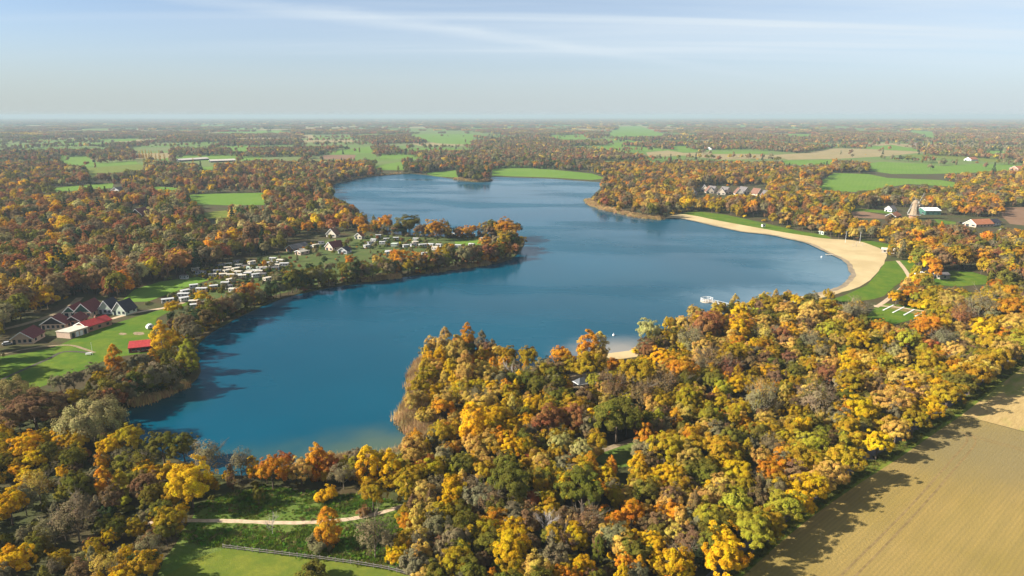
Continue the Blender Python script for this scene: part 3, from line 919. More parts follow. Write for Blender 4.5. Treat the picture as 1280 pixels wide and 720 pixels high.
def scatter(name, proto, pts, scale, rot, tint, pick, label, cat):
    pts = np.asarray(pts, np.float32)
    if not len(pts): return None
    me = bpy.data.meshes.new(name)
    me.vertices.add(len(pts)); me.vertices.foreach_set('co', pts.ravel())
    a = me.attributes.new('tint', 'FLOAT_COLOR', 'POINT'); a.data.foreach_set('color', np.concatenate([tint, np.ones((len(pts), 1))], 1).astype(np.float32).ravel())
    a = me.attributes.new('siz', 'FLOAT_VECTOR', 'POINT'); a.data.foreach_set('vector', np.asarray(scale, np.float32).ravel())
    a = me.attributes.new('rot', 'FLOAT_VECTOR', 'POINT'); rv = np.zeros((len(pts), 3), np.float32); rv[:, 2] = rot; a.data.foreach_set('vector', rv.ravel())
    a = me.attributes.new('pick', 'INT', 'POINT'); a.data.foreach_set('value', np.asarray(pick, np.int32))
    me.materials.append(M_LEAF)
    o = meshobj(name, me, kind='stuff', label=label, category=cat)
    if proto not in GN:
        g = bpy.data.node_groups.new('scatter_' + proto, 'GeometryNodeTree')
        g.interface.new_socket('Geometry', in_out='INPUT', socket_type='NodeSocketGeometry'); g.interface.new_socket('Geometry', in_out='OUTPUT', socket_type='NodeSocketGeometry')
        N = g.nodes; gi = N.new('NodeGroupInput'); go = N.new('NodeGroupOutput'); ip = N.new('GeometryNodeInstanceOnPoints'); ci = N.new('GeometryNodeCollectionInfo')
        ci.inputs[0].default_value = PROTO[proto][0]; ci.inputs['Separate Children'].default_value = True; ci.inputs['Reset Children'].default_value = True
        def na(n, t):
            x = N.new('GeometryNodeInputNamedAttribute'); x.data_type = t; x.inputs[0].default_value = n; return x.outputs[0]
        L = g.links.new
        L(gi.outputs[0], ip.inputs['Points']); L(ci.outputs[0], ip.inputs['Instance']); ip.inputs['Pick Instance'].default_value = True
        L(na('pick', 'INT'), ip.inputs['Instance Index']); L(na('siz', 'FLOAT_VECTOR'), ip.inputs['Scale']); L(na('rot', 'FLOAT_VECTOR'), ip.inputs['Rotation'])
        L(ip.outputs[0], go.inputs[0])
        GN[proto] = g
    o.modifiers.new('scatter', 'NODES').node_group = GN[proto]
    return o


# ------------------------------------------------------------------ trees one can tell apart
PAL = {'Y': (0.50, 0.300, 0.010), 'L': (0.28, 0.245, 0.022), 'O': (0.44, 0.190, 0.014), 'C': (0.34, 0.115, 0.03), 'R': (0.24, 0.102, 0.038), 'B': (0.165, 0.100, 0.044),
       'T': (0.42, 0.27, 0.055), 'G': (0.135, 0.120, 0.018), 'D': (0.045, 0.065, 0.022), 'K': (0.175, 0.145, 0.07), 'S': (0.33, 0.29, 0.10), 'M': (0.31, 0.202, 0.013), 'P': (0.18, 0.085, 0.045)}
PALN = {k: np.array(v) for k, v in PAL.items()}
# crop origin x, y and scale, then "x y width colour species"
TRACE = [
 (0, 450, .1875, "90 230 220 S w;220 320 420 B o;620 400 380 S w;180 560 180 Y o;60 570 140 M o;310 520 150 M o;430 530 150 Y o;520 530 160 M o;230 650 150 Y o;310 610 160 G o;740 570 150 Y o;860 510 190 M o;1080 560 200 G o;1220 570 180 G o;560 620 100 R s;680 670 100 O p;480 660 160 G o;820 650 130 K k;940 690 180 G k;400 640 110 T o;1120 700 80 Y s;1260 700 80 Y s;30 680 130 G o;130 690 120 M o"),
 (60, 380, .15625, "530 460 160 O p;740 470 180 K o;840 450 110 O p;905 270 190 Y p;1000 30 120 Y o;985 110 80 D o;1090 150 180 K o;1120 410 150 L p;970 510 150 G o;760 600 140 S o;370 530 150 K o;200 600 160 K o;90 620 140 K o;590 570 160 B o;480 560 110 M o;1040 560 140 D o;1200 100 160 D o;1230 200 150 K o;900 410 120 G o;660 620 140 D o"),
 (0, 585, .1875, "60 240 220 Y o;250 110 200 T k;430 170 130 L o;500 110 200 G o;420 30 90 Y o;690 90 130 O p;800 100 110 M p;700 210 90 Y s;820 210 120 L s;980 100 190 B o;1020 180 180 G o;1130 20 80 Y s;1230 70 130 Y o;1150 190 170 M o;700 290 150 D s;1020 315 80 C s;760 400 160 G o;730 460 100 Y o;900 390 150 M o;620 490 140 R s;1120 350 200 M o;1200 290 110 Y o;1100 420 160 G o;500 320 280 K k;350 400 200 K k;580 270 140 B s;100 610 220 Y o;220 540 150 G o;400 600 50 Y s;360 670 130 K k;830 590 150 Y o;990 520 170 K k;690 660 200 T k;520 580 130 S s;950 620 160 D o;560 640 120 G s;880 690 120 M o;490 700 100 L s;20 500 100 G o;40 690 120 M o"),
 (220, 520, .2778, "170 150 150 K k;30 150 110 G o;60 290 190 Y o;290 210 130 K k;430 240 140 O o;365 190 60 Y p;490 200 90 C o;560 240 110 T o;630 200 100 O p;680 220 110 C o;680 340 110 Y s;860 220 110 Y p;960 230 100 Y p;885 340 130 M o;1060 190 120 T o;1050 290 140 M o;1120 220 100 C o;685 490 110 O p;640 560 120 K s;845 420 70 R s;890 530 180 K k;860 600 130 B s;370 350 60 G b;430 480 50 G b;750 260 110 K k;610 700 150 G s"),
 (480, 500, .1875, "230 490 170 M o;140 570 140 M o;380 440 110 T o;350 580 160 K k;520 430 180 G o;680 420 130 T o;600 150 200 Y p;740 110 180 Y o;730 190 100 K b;850 160 130 Y o;850 310 180 Y o;830 540 280 G o;930 90 120 G o;1100 130 220 R o;1170 290 160 S o;1060 300 100 G o;990 380 110 C o;1040 480 150 M o;1050 560 150 M o;1000 660 110 C o;480 590 90 Y o;600 600 190 K k;430 680 150 Y o;560 670 70 C s;720 680 200 B k;460 220 110 M o;440 330 120 O o;980 200 120 K k;1200 540 160 Y o;1250 620 150 M o;1240 460 120 O o"),
 (480, 585, .1875, "150 360 140 O o;290 350 150 M o;90 580 140 Y o;230 500 170 K k;390 480 130 B o;530 360 170 G o;590 470 120 K k;700 420 130 B o;800 350 90 Y s;850 520 260 Y o;950 360 90 L o;1080 380 180 G b;1020 310 110 Y o;1200 490 170 B k;1060 600 110 M s;480 620 230 M o;450 700 120 Y o;650 620 140 B o;900 250 110 M o;740 260 180 B k;870 260 90 K b;260 640 130 G o;1200 690 140 D s;1220 600 120 L s;1150 340 80 R s;780 650 130 G o;40 470 130 K s"),
 (700, 500, .1875, "380 110 330 G o;90 120 200 R o;30 300 110 S o;140 330 150 S o;650 150 110 L p;600 210 90 G p;770 130 100 O p;880 90 70 K b;840 220 90 Y o;780 250 110 M o;700 320 220 M o;570 330 90 Y s;1000 110 160 L o;970 210 160 T o;1140 250 180 G o;1240 180 110 O o;1110 100 70 L p;870 390 190 T o;1080 330 200 M o;560 480 110 Y o;600 420 120 M o;720 490 180 Y o;200 430 110 O p;340 440 90 O p;970 560 110 L o;1200 480 180 Y o;990 440 150 M o;1130 640 180 L o;580 620 110 G b;430 610 110 G b;150 580 300 G o;300 600 80 O o;740 650 180 B o;60 420 110 O o;1250 570 140 M o;350 560 100 M o;480 550 80 M o;1240 310 90 T o"),
 (700, 585, .1875, "480 300 190 O o;450 460 160 Y o;360 340 100 O o;980 320 220 L o;1170 400 180 L o;1050 540 220 L o;1260 320 90 T o;770 440 170 T o;620 500 180 Y o;650 620 150 Y o;150 650 160 Y o;430 620 140 O o;530 660 90 O p;240 690 110 O s;190 350 230 B k;50 480 130 P k;150 490 110 M o;280 490 160 B o;800 590 190 K k;820 680 160 Y o;850 370 90 M o;680 690 130 M o;330 660 110 G s;920 590 150 D o;1160 480 100 O o;30 690 120 D s;340 580 60 Y s"),
 (700, 400, .1875, "120 150 150 O p;270 170 120 T p;200 290 220 M o;360 310 130 O o;520 350 230 M o;590 210 140 R o;500 200 60 Y s;590 60 165 S o;650 90 80 Y o;720 110 110 M o;690 250 150 Y o;820 230 90 Y o;800 330 200 O o;880 130 200 K k;840 30 130 T o;980 40 200 R o;1060 170 130 T o;1190 60 170 Y o;1180 140 130 O o;960 190 160 T o;1140 220 180 M o;1010 270 220 B k;950 320 160 K k;1020 400 160 G o;1140 330 170 P k;700 420 180 B k;840 400 150 G k;860 500 170 M o;560 480 200 B k;360 440 210 B k;230 400 120 L o;1010 520 100 R o;20 250 110 O o"),
 (500, 400, .1875, "450 110 110 O p;300 160 130 T p;380 210 150 T p;270 250 100 Y p;180 300 110 T k;140 380 80 T s;330 350 110 Y p;440 330 150 T p;560 350 170 T o;620 320 90 O p;550 240 120 M o;590 120 60 K p;670 110 90 K p;550 100 40 D p;570 190 120 P o;720 220 130 M o;640 200 80 M o;760 150 70 K p;820 150 80 K p;900 130 70 K p;890 210 150 M o;1040 220 150 O o;1050 310 80 O o;750 350 130 K b;920 420 130 G o;850 370 150 G k;1050 420 130 G o;1040 520 140 G o;640 480 110 T o;720 470 120 M o;500 440 120 Y o;570 450 110 L o;710 560 80 Y p;520 520 160 K k;830 610 120 G o;380 500 150 M k;250 450 120 G s;390 620 90 L s;310 540 140 S s"),
 (860, 360, .1875, "300 90 70 T p;350 170 150 Y o;360 250 150 O o;50 160 110 T o;150 220 170 R o;180 150 70 T p;570 110 140 M o;500 220 120 T o;510 310 140 T k;650 150 130 T o;620 310 130 R o;730 80 90 Y o;790 70 50 L s;820 160 170 T o;650 220 120 T o;920 110 110 M o;980 130 80 O o;1110 140 170 K k;790 240 130 B o;720 310 100 Y o;820 350 150 K k;930 280 140 L o;1000 360 120 T o;1120 260 120 M o;1140 340 150 Y o;760 410 80 L o;800 420 60 C s;560 440 120 M o;680 470 110 P o;540 560 110 Y o;640 580 90 Y o;720 570 130 G o;470 540 110 T o;930 570 150 R o;820 530 130 M o;1090 520 150 Y o;1080 620 180 M o;840 650 150 G k;340 650 150 Y o;500 680 180 T k;720 690 90 O o;1200 490 130 T o;890 430 120 K k"),
 (1040, 360, .1875, "430 60 90 Y o;510 30 110 O o;560 100 120 Y s;660 110 110 Y s;470 95 60 Y s;620 50 110 M o;690 40 110 L o;790 90 150 T o;860 180 170 R k;760 160 120 M o;990 110 200 K k;880 60 80 L o;960 230 110 Y o;1030 280 150 Y o;1090 230 120 M o;1180 20 110 O o;1200 130 180 O o;1220 240 160 T o;640 240 170 O o;740 250 110 Y o;600 280 140 O o;500 340 150 L o;570 370 100 Y o;560 440 80 M o;650 380 110 C o;740 340 160 K k;330 260 120 O o;420 450 90 S p;350 480 100 M o;440 300 100 T o;290 330 110 T o;640 480 160 M o;720 490 140 G k;820 420 150 T o;900 370 110 T o;960 450 150 G o;1060 370 170 M o;840 560 190 L o;760 620 150 M o;1000 530 100 M o;540 620 160 T o;410 680 120 O o;640 690 100 Y o;530 550 60 C s"),
 (900, 480, .1875, "280 100 220 K k;480 90 120 Y o;660 110 240 K k;500 180 120 M o;290 240 150 T o;170 270 120 O o;330 310 160 M o;450 270 130 T o;580 240 110 G o;60 370 150 G o;940 170 230 Y o;850 290 180 M o;620 400 200 L o;570 480 90 Y s;840 450 200 M o;1030 320 170 T o;690 560 160 T o;130 580 150 Y o;330 580 170 O o;570 640 190 Y o;1150 120 220 T o;350 400 150 K k;1200 240 120 M o;50 500 130 M o;150 680 170 M o;280 660 140 K k"),
 (480, 260, .1406, "60 110 150 O o;270 120 230 G o;180 70 120 M o;360 110 90 D o;470 170 180 O o;560 140 90 D o;620 110 70 G p;660 150 80 O o;730 140 90 O o;830 120 110 M o;930 130 70 Y p;980 120 50 D p;1080 170 230 O o;1200 180 110 D o;900 300 110 O o;1010 290 120 K o;1120 290 160 D o;1040 360 120 D o;820 360 90 G o;760 400 90 D o;690 400 90 D o;620 430 80 G o;530 410 150 M o;600 330 70 O s;370 460 100 K k;280 450 90 D o;150 440 190 O o;30 490 90 D o"),
 (340, 270, .125, "80 120 80 O o;90 210 90 R o;220 110 120 M o;350 110 130 O o;480 130 60 T o;640 70 100 C o;720 90 100 M o;860 60 140 O o;930 130 140 O o;1060 90 120 O o;1150 80 130 M o;780 440 120 O o;900 500 120 G o;1060 440 120 T o;1110 480 100 G o;700 510 110 G o;570 510 110 K o;470 530 110 G o;380 520 110 D o;220 590 120 O o;80 620 150 K o;310 580 110 D o;1230 390 120 O o;1240 520 100 D o;1010 520 90 D o"),
 (180, 320, .125, "580 400 140 Y o;1060 330 180 O o;280 510 130 Y o;270 600 90 D o;380 640 160 K o;540 600 130 K o;640 560 120 K o;780 480 140 K o;900 460 40 L s;860 560 130 D o;1000 460 120 K o;1150 440 120 D o;1230 370 110 D o;720 620 120 D o"),
]
ASP = {k: BASE[k][1] / BASE[k][0] for k in BASE}
HC = {'o': .60, 'p': .52, 'w': .5, 'b': .62, 's': .5, 'f': .45, 'q': .5, 'k': .58}
TREES = []
for ox, oy, s, txt in TRACE:
    for it in txt.split(';'):
        x, y, w, c, sp = it.split()
        cx, cyy, w = ox + float(x) * s, oy + float(y) * s, float(w) * s * 1.08
        z = 5.0
        for _ in range(8):
            X, Y = at(cx, cyy, z)
            W = w / ppm(X, Y, z)
            if sp == 's': H = min(max(W * .72, 1.4), 5.5)
            elif sp in 'pq': H = min(max(W * 1.9, 7.0), 17.0)
            else: H = min(max(W * 1.12, 5.5), 15.5 if Y < 380 else 18.5)
            z = H * HC[sp]
        TREES.append(dict(x=X, y=Y, W=W, H=H, c=c, sp=sp, px=cx, py=cyy, w=w))
# the poplars by the far farm sheds and a few firs
for x, y, h in [(175, 196, 14), (179, 196.5, 16), (183, 197, 17), (187, 197, 15), (190, 197.5, 16), (195, 198, 14), (200, 198.5, 17), (206, 199, 13), (242, 206, 13), (217, 194, 12)]:
    X, Y = at(x, y + 2); TREES.append(dict(x=X, y=Y, W=h * .36, H=h * 1.45, c='Y', sp='q', px=x, py=y - 6, w=h * .3 * ppm(X, Y), force=True))
# the row along the road, by their trunks
for x, y, w, c in [(940, 693, 46, 'L'), (978, 662, 42, 'L'), (1009, 636, 40, 'Y'), (1023, 625, 34, 'T'), (1053, 603, 40, 'M'), (1067, 592, 36, 'M'), (1080, 583, 38, 'T'), (1106, 566, 34, 'M'), (1128, 551, 34, 'T'),
                   (1150, 537, 34, 'M'), (1170, 523, 36, 'G'), (1190, 509, 36, 'L'), (1211, 494, 36, 'M'), (1232, 479, 34, 'M'), (1254, 463, 34, 'T'), (1276, 447, 34, 'M'), (905, 727, 48, 'Y')] + [(960, 677, 36, 'M'), (993, 649, 34, 'Y'), (1038, 614, 34, 'T'), (1094, 575, 32, 'Y'), (1117, 559, 30, 'T'), (1139, 544, 30, 'M'), (1160, 530, 30, 'Y'), (1180, 516, 32, 'M'), (1200, 502, 32, 'G'), (1221, 487, 32, 'T'), (1243, 471, 32, 'M'), (1265, 455, 32, 'L')]:
    X, Y = at(x, y); W = w * 1.18 / ppm(X, Y)
    for T in list(TREES):                    # replaces whatever stood there
        if math.hypot(T['x'] - X, T['y'] - Y) < 0.38 * (W + T['W']) * .9 and T['y'] < 300: TREES.remove(T)
    H = W * 1.1
    cx, cy2 = proj(X, Y, H * .6)
    TREES.append(dict(x=X, y=Y, W=W, H=H, c=c, sp='o', px=float(cx), py=float(cy2), w=w, row=True))

road_w = np.array(smooth([at(*p) for p in ROAD_PX], 6, False))


def dist_pts(X, Y, P): return float(np.min(np.hypot(P[:, 0] - X, P[:, 1] - Y)))


for T in TREES:                              # nobody stands in the lake or on the road
    dl = np.hypot(LAKE_N[:, 0] - T['x'], LAKE_N[:, 1] - T['y']); i = int(np.argmin(dl))
    if inpoly([T['x']], [T['y']], LAKE)[0] or dl[i] < 1.2:
        q = LAKE_OUT[i]; T['x'] = q[0] + random.uniform(-1, 1); T['y'] = q[1] + random.uniform(-.6, .6)
    if not T.get('row'):
        for _ in range(12):
            if dist_pts(T['x'], T['y'], road_w) > 3.2: break
            T['x'] -= .5; T['y'] += .3
# too close together: drop the smaller
TREES.sort(key=lambda t: -t['w'] - (1000 if t.get('row') else 0))
kept = []
for T in TREES:
    if any(math.hypot(T['x'] - K['x'], T['y'] - K['y']) < 0.17 * (T['W'] + K['W']) for K in kept): continue
    kept.append(T)
TREES = kept

COLW = {'Y': 'golden yellow', 'L': 'lime yellow', 'O': 'bright orange', 'C': 'coral red', 'R': 'rust red', 'B': 'chestnut brown', 'T': 'pale apricot', 'G': 'olive green', 'D': 'dark green',
        'K': 'grey brown', 'S': 'silvery green', 'M': 'mustard', 'P': 'maroon'}
SPW = {'o': 'round tree', 'p': 'slender tree', 'w': 'willow', 'b': 'leafless tree', 's': 'bush', 'f': 'fir', 'q': 'poplar', 'k': 'twiggy tree'}
CATW = {'o': 'tree', 'p': 'tree', 'w': 'tree', 'b': 'tree', 's': 'bush', 'f': 'tree', 'q': 'tree', 'k': 'tree'}
MARKS = [('the wooden fence', 400, 690), ('the footpath', 330, 652), ('the footpath bend', 480, 640), ('the reedy point', 515, 515), ('the reedy headland', 560, 455), ('the shaded clearing', 780, 575),
         ('the small beach', 776, 442), ('the swimming platform', 883, 380), ('the marked plots', 1125, 395), ('the tracked field', 1060, 690), ('the shadowed road', 1010, 640), ('the field corner', 1200, 525), ('the upper road', 1270, 450),
         ('the red pavilion', 175, 432), ('the dark bay', 180, 515), ('the lower left corner', 20, 700), ('the grey shrubs', 110, 655), ('the big olive oak', 771, 520), ('the spreading bare tree', 683, 656),
         ('the two pale bare trees', 795, 616), ('the grey shelter', 728, 478), ('the hay meadow', 215, 358), ('the caravan rows', 270, 345), ('the brick cottages', 390, 310), ('the camp green', 590, 303), ('the lakeside point', 635, 300),
         ('the great beach', 1090, 340), ('the farm sheds', 240, 198), ('the photo bottom centre', 640, 715), ('the right wood centre', 930, 500), ('the left shore', 300, 395)]


def where(T):
    best = min(MARKS, key=lambda m: math.hypot((m[1] - T['px']) * .8, (m[2] - T['py']) * 1.3))
    dx, dy = T['px'] - best[1], T['py'] - best[2]
    d = math.hypot(dx, dy)
    if d < 12: return 'at ' + best[0]
    if abs(dx) > 1.2 * abs(dy): rel = 'right of' if dx > 0 else 'left of'
    else: rel = 'below' if dy > 0 else 'above'
    return ('close ' if d < 32 and False else '') + rel + ' ' + best[0]


ORD = ['first', 'second', 'third', 'fourth', 'fifth', 'sixth', 'seventh', 'eighth', 'ninth', 'tenth', 'eleventh', 'twelfth', 'thirteenth', 'fourteenth']
trees_only = [T for T in TREES if T['sp'] != 's']
IND = set(id(T) for T in sorted(trees_only, key=lambda t: -t['w'] * t['H'] / max(t['W'], .1))[:300])
for T in TREES: T['ind'] = T['sp'] == 's' or id(T) in IND or bool(T.get('force'))
groups = {}
for T in TREES:
    if not T['ind']: continue
    sz = 'tall ' if T['H'] > 13.5 else ('big ' if T['w'] > 40 else ('small ' if T['w'] < 18 else ''))
    T['lab0'] = '%s%s %s %s' % (sz, COLW[T['c']] if T['sp'] != 'b' else 'pale grey', SPW[T['sp']], where(T) if not T.get('row') else 'in the roadside row by the field')
    groups.setdefault(T['lab0'], []).append(T)
for lab, g in groups.items():
    g.sort(key=lambda t: t['px'])
    for i, T in enumerate(g):
        if len(g) == 1: T['label'] = lab
        elif len(g) == 2: T['label'] = lab + (', the left one' if i == 0 else ', the right one')
        else: T['label'] = lab + ', ' + (ORD[i] + ' from left')


def tint_of(c, j=0.16):
    v = PALN[c] * (1 + RNG.uniform(-j, j))
    return np.clip(v * (1 + RNG.uniform(-j * .5, j * .5, 3)), 0.004, 0.9)


for T in TREES:
    T['tint'] = tint_of(T['c'])
    if not T['ind']: continue
    sp = T['sp']
    var = random.randrange(len(NEAR[sp]))
    cm, tm = NEAR[sp][var]
    bw, bh = BASE[sp]
    e = empty(NAMES.get(sp, 'twiggy_tree'), (T['x'], T['y'], 0), random.uniform(0, 6.283), label=T['label'], category=CATW[sp])
    e['group'] = 'roadside trees by the field' if T.get('row') else ('bushes round the lake' if sp == 's' else 'trees round the lake')
    k = T['W'] / bw; kz = T['H'] / bh
    e.scale = (k, k * random.uniform(.92, 1.08), kz)
    cr = meshobj('crown', cm, e); cr['tint'] = [float(q) for q in T['tint']]
    meshobj('trunk', tm, e)

# ------------------------------------------------------------------ the woods nobody could count
TX = np.array([T['x'] for T in TREES]); TY = np.array([T['y'] for T in TREES]); TW = np.array([T['W'] for T in TREES])
TOPPX = []


def vnoise(x, y, s, seed=0):
    """cheap smooth value noise 0..1"""
    x = np.asarray(x) / s + seed * 17.3; y = np.asarray(y) / s - seed * 9.1
    xi, yi = np.floor(x), np.floor(y); fx, fy = x - xi, y - yi
    fx = fx * fx * (3 - 2 * fx); fy = fy * fy * (3 - 2 * fy)
    def h(a, b): 
        v = np.sin(a * 127.1 + b * 311.7 + seed * 74.7) * 43758.5453
        return v - np.floor(v)
    return (h(xi, yi) * (1 - fx) + h(xi + 1, yi) * fx) * (1 - fy) + (h(xi, yi + 1) * (1 - fx) + h(xi + 1, yi + 1) * fx) * fy


def blocked(X, Y, H, frac=(0.0, 0.5, 0.92), polys=None):
    r = np.zeros(X.shape, bool)
    for fz in frac:
        px, py = proj(X, Y, H * fz)
        for p in (OPEN if polys is None else polys):
            xs = [q[0] for q in p]; ys = [q[1] for q in p]
            m = (px > min(xs)) & (px < max(xs)) & (py > min(ys)) & (py < max(ys)) & ~r
            if m.any():
                idx = np.nonzero(m)[0]
                r[idx] |= inpoly(px[idx], py[idx], p)
    return r


def in_lake(X, Y, margin=1.5):
    r = inpoly(X, Y, LAKE)
    xs, ys = LAKE_N[:, 0], LAKE_N[:, 1]
    near = (X > xs.min() - 10) & (X < xs.max() + 10) & (Y > ys.min() - 10) & (Y < ys.max() + 10) & ~r
    idx = np.nonzero(near)[0]
    for i in range(0, len(idx), 2000):
        k = idx[i:i + 2000]
        d = np.min(np.hypot(X[k][:, None] - xs[None, :], Y[k][:, None] - ys[None, :]), 1)
        r[k] |= d < margin
    return r


# keep the lake's shore in view as the photograph shows it
LAKE_VIEW = [p for p in LAKE_PX]
BUILT = [[(-30, 440), (10, 412), (45, 394), (80, 376), (100, 369), (118, 370), (165, 374), (200, 385), (150, 402), (90, 424), (40, 440), (0, 446)],           # the bungalows
         [(196, 384), (232, 356), (262, 338), (300, 322), (345, 318), (350, 336), (300, 358), (262, 378), (215, 384)],                    # caravans, lower rows
         [(352, 314), (368, 300), (420, 288), (455, 288), (505, 286), (560, 286), (612, 286), (612, 304), (560, 320), (520, 322), (470, 316), (400, 322), (360, 326)],
         [(1100, 258), (1165, 262), (1180, 270), (1250, 272), (1290, 288), (1240, 292), (1180, 284), (1140, 276), (1100, 272)],           # mill farm
         [(868, 232), (960, 234), (960, 246), (868, 246)]]


def jgrid(x0, x1, y0, y1, step, jit=.42):
    gx, gy = np.meshgrid(np.arange(x0, x1, step), np.arange(y0, y1, step))
    X = gx.ravel() + RNG.uniform(-jit, jit, gx.size) * step; Y = gy.ravel() + RNG.uniform(-jit, jit, gx.size) * step
    m = (Y > 95) & (np.abs(X) < 0.80 * Y + 35)
    return X[m], Y[m]


PALETTES = {'head': 'TTTTTYYYYMMOOGK', 'bank': 'GGGDDKKBBRMOOTG', 'near_r': 'MMMMMMGGGGGYYYYTTTBBOKKL', 'near_l': 'GGGGGGGMMMMKKYYBDL', 'mid_l': 'RRRBBBBOTMMGGGGGDKKSY', 'mid_r': 'OOTTMMMMBBBRGGGKKY', 'far': 'BBBBBRRTMGGGGDKKK', 'mid_c': 'GGDDKKBRMO'}


def paint(X, Y, zone):
    pal = PALETTES[zone]
    n = len(X)
    big = vnoise(X, Y, 38, 3); med = vnoise(X, Y, 15, 5)
    v = (0.55 * big + 0.35 * med + 0.45 * RNG.uniform(0, 1, n)) / 1.35
    v = np.clip((v - 0.5) * 1.75 + 0.5, 0, .999)
    order = ''.join(sorted(pal, key='DGKSPRBCOTMYL'.index))
    # half from the stand, half free
    free = RNG.uniform(0, 1, n) < .30
    v = np.where(free, RNG.uniform(0, .999, n), v)
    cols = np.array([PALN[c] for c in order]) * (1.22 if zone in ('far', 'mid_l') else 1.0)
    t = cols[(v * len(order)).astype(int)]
    return np.clip(t * (1 + RNG.uniform(-.18, .18, (n, 1))) * (1 + RNG.uniform(-.08, .08, (n, 3))), .004, .9)


def forest(name, proto, X, Y, Hh, zone, label, shr=0.12, fir=0.0):
    n = len(X)
    if not n: return
    k = RNG.uniform(0, 1, n)
    pick = RNG.integers(0, 5, n)
    pick = np.where(k < .10, 5 + RNG.integers(0, 2, n), pick)
    pick = np.where(k > 1 - shr, 7 + RNG.integers(0, 2, n), pick)
    pick = np.where((k > .5) & (k < .5 + fir), 9, pick)
    s = Hh / 11.5
    s = np.where(pick >= 7, s * 1.1, s)
    sc = np.stack([s * RNG.uniform(.85, 1.15, n), s * RNG.uniform(.85, 1.15, n), s * RNG.uniform(.9, 1.1, n)], 1)
    t = paint(X, Y, zone)
    t[pick == 9] = PALN['D'] * .9
    scatter(name, proto, np.stack([X, Y, np.zeros(n)], 1), sc, RNG.uniform(0, 6.283, n), t, pick, label, 'woodland')


def strip_points(pts, width, n, px=True, inward=0.0):
    w = np.array([at(*p) for p in pts]) if px else np.array(pts)
    seg = np.hypot(*np.diff(w, axis=0).T); cum = np.concatenate([[0], np.cumsum(seg)])
    t = RNG.uniform(0, cum[-1], n); i = np.clip(np.searchsorted(cum, t) - 1, 0, len(seg) - 1)
    fr = (t - cum[i]) / seg[i]
    P = w[i] + (w[i + 1] - w[i]) * fr[:, None]
    dd = (w[i + 1] - w[i]) / seg[i][:, None]
    off = RNG.uniform(-.5, .5, n) * width + inward
    return P[:, 0] - dd[:, 1] * off, P[:, 1] + dd[:, 0] * off


# -- near infill between the traced trees
X, Y = jgrid(-260, 330, 95, 400, 4.0)
H = RNG.uniform(4.5, 9.5, len(X))
px0, py0 = proj(X, Y, 0)
pxm, pym = proj(X, Y, H * .5)
zone_r = inpoly(px0, py0, [(505, 735), (495, 640), (520, 560), (512, 505), (522, 455), (560, 432), (640, 455), (740, 448), (800, 430), (900, 398), (1000, 373), (1080, 372), (1180, 372), (1290, 360), (1400, 380), (1270, 452), (900, 735), (900, 900), (505, 900)])
zone_l = inpoly(px0, py0, [(-80, 920), (-80, 480), (30, 490), (110, 475), (160, 505), (150, 530), (180, 560), (240, 600), (320, 612), (240, 640), (205, 690), (170, 760), (150, 920)])
zone_s = inpoly(px0, py0, [(230, 600), (400, 590), (510, 578), (515, 600), (470, 618), (400, 610), (330, 606), (260, 625)])
zone_k = inpoly(px0, py0, [(60, 490), (140, 470), (200, 440), (215, 395), (260, 385), (320, 368), (330, 385), (250, 430), (250, 470), (200, 496), (140, 505)])
m = (zone_r | zone_l | zone_s | zone_k) & ~in_lake(X, Y, 1.2)
X, Y, H, zone_r, zone_k = X[m], Y[m], H[m], zone_r[m], zone_k[m]
m = ~blocked(X, Y, H)
X, Y, H, zone_r, zone_k = X[m], Y[m], H[m], zone_r[m], zone_k[m]
d = np.array([np.min(np.hypot(TX - a, TY - b) / (0.32 * TW)) if len(TX) else 9 for a, b in zip(X, Y)])
dr = np.array([dist_pts(a, b, road_w) for a, b in zip(X, Y)])
ri = np.array([int(np.argmin(np.hypot(road_w[:-1, 0] - a, road_w[:-1, 1] - b))) for a, b in zip(X, Y)])
rt = road_w[ri + 1] - road_w[ri]
leftof = rt[:, 0] * (Y - road_w[ri, 1]) - rt[:, 1] * (X - road_w[ri, 0]) > 0
m = (d > 1.0) & (dr > 2.8) & (leftof | (dr > 30))
H = np.where((dr < 8) & (dr > 2.8), np.maximum(H, 8.5), H)
X, Y, H, zone_r, zone_k = X[m], Y[m], H[m], zone_r[m], zone_k[m]
px0, py0 = proj(X, Y, 0)
tip = zone_r & inpoly(px0, py0, [(490, 600), (500, 420), (600, 420), (640, 470), (640, 560), (600, 590)])
zone_w = zone_r & ~tip
forest('woodland', 'wood_a', X[zone_w], Y[zone_w], H[zone_w], 'near_r', 'smaller trees filling the gaps of the autumn wood in the foreground', .25)
forest('headland_wood', 'wood_a', X[tip], Y[tip], H[tip], 'head', 'pale gold and apricot trees crowding the reedy headland', .2)
q = ~zone_r
forest('thicket', 'wood_a', X[q], Y[q], H[q] * .8, 'near_l', 'grey and olive thicket between the trees at lower left', .35)
# traced trees past the first three hundred
R_ = [T for T in TREES if not T['ind']]
if R_:
    spn = {'o': 0, 'k': 1, 'w': 2, 'p': 5, 'q': 6, 'b': 3, 'f': 9}
    ax = {0: (10, 11.5), 1: (10, 11.5), 2: (10, 11.5), 3: (10, 11.5), 5: (5.5, 13), 6: (5.5, 13), 9: (6, 13)}
    pk = [spn[T['sp']] for T in R_]
    scatter('lakeside_wood', 'wood_a', [(T['x'], T['y'], 0) for T in R_], [(T['W'] / ax[k][0], T['W'] / ax[k][0], T['H'] / ax[k][1]) for T, k in zip(R_, pk)], RNG.uniform(0, 6.283, len(R_)),
            np.array([T['tint'] for T in R_]), pk, 'further autumn trees of the woods round the lake shore', 'woodland')

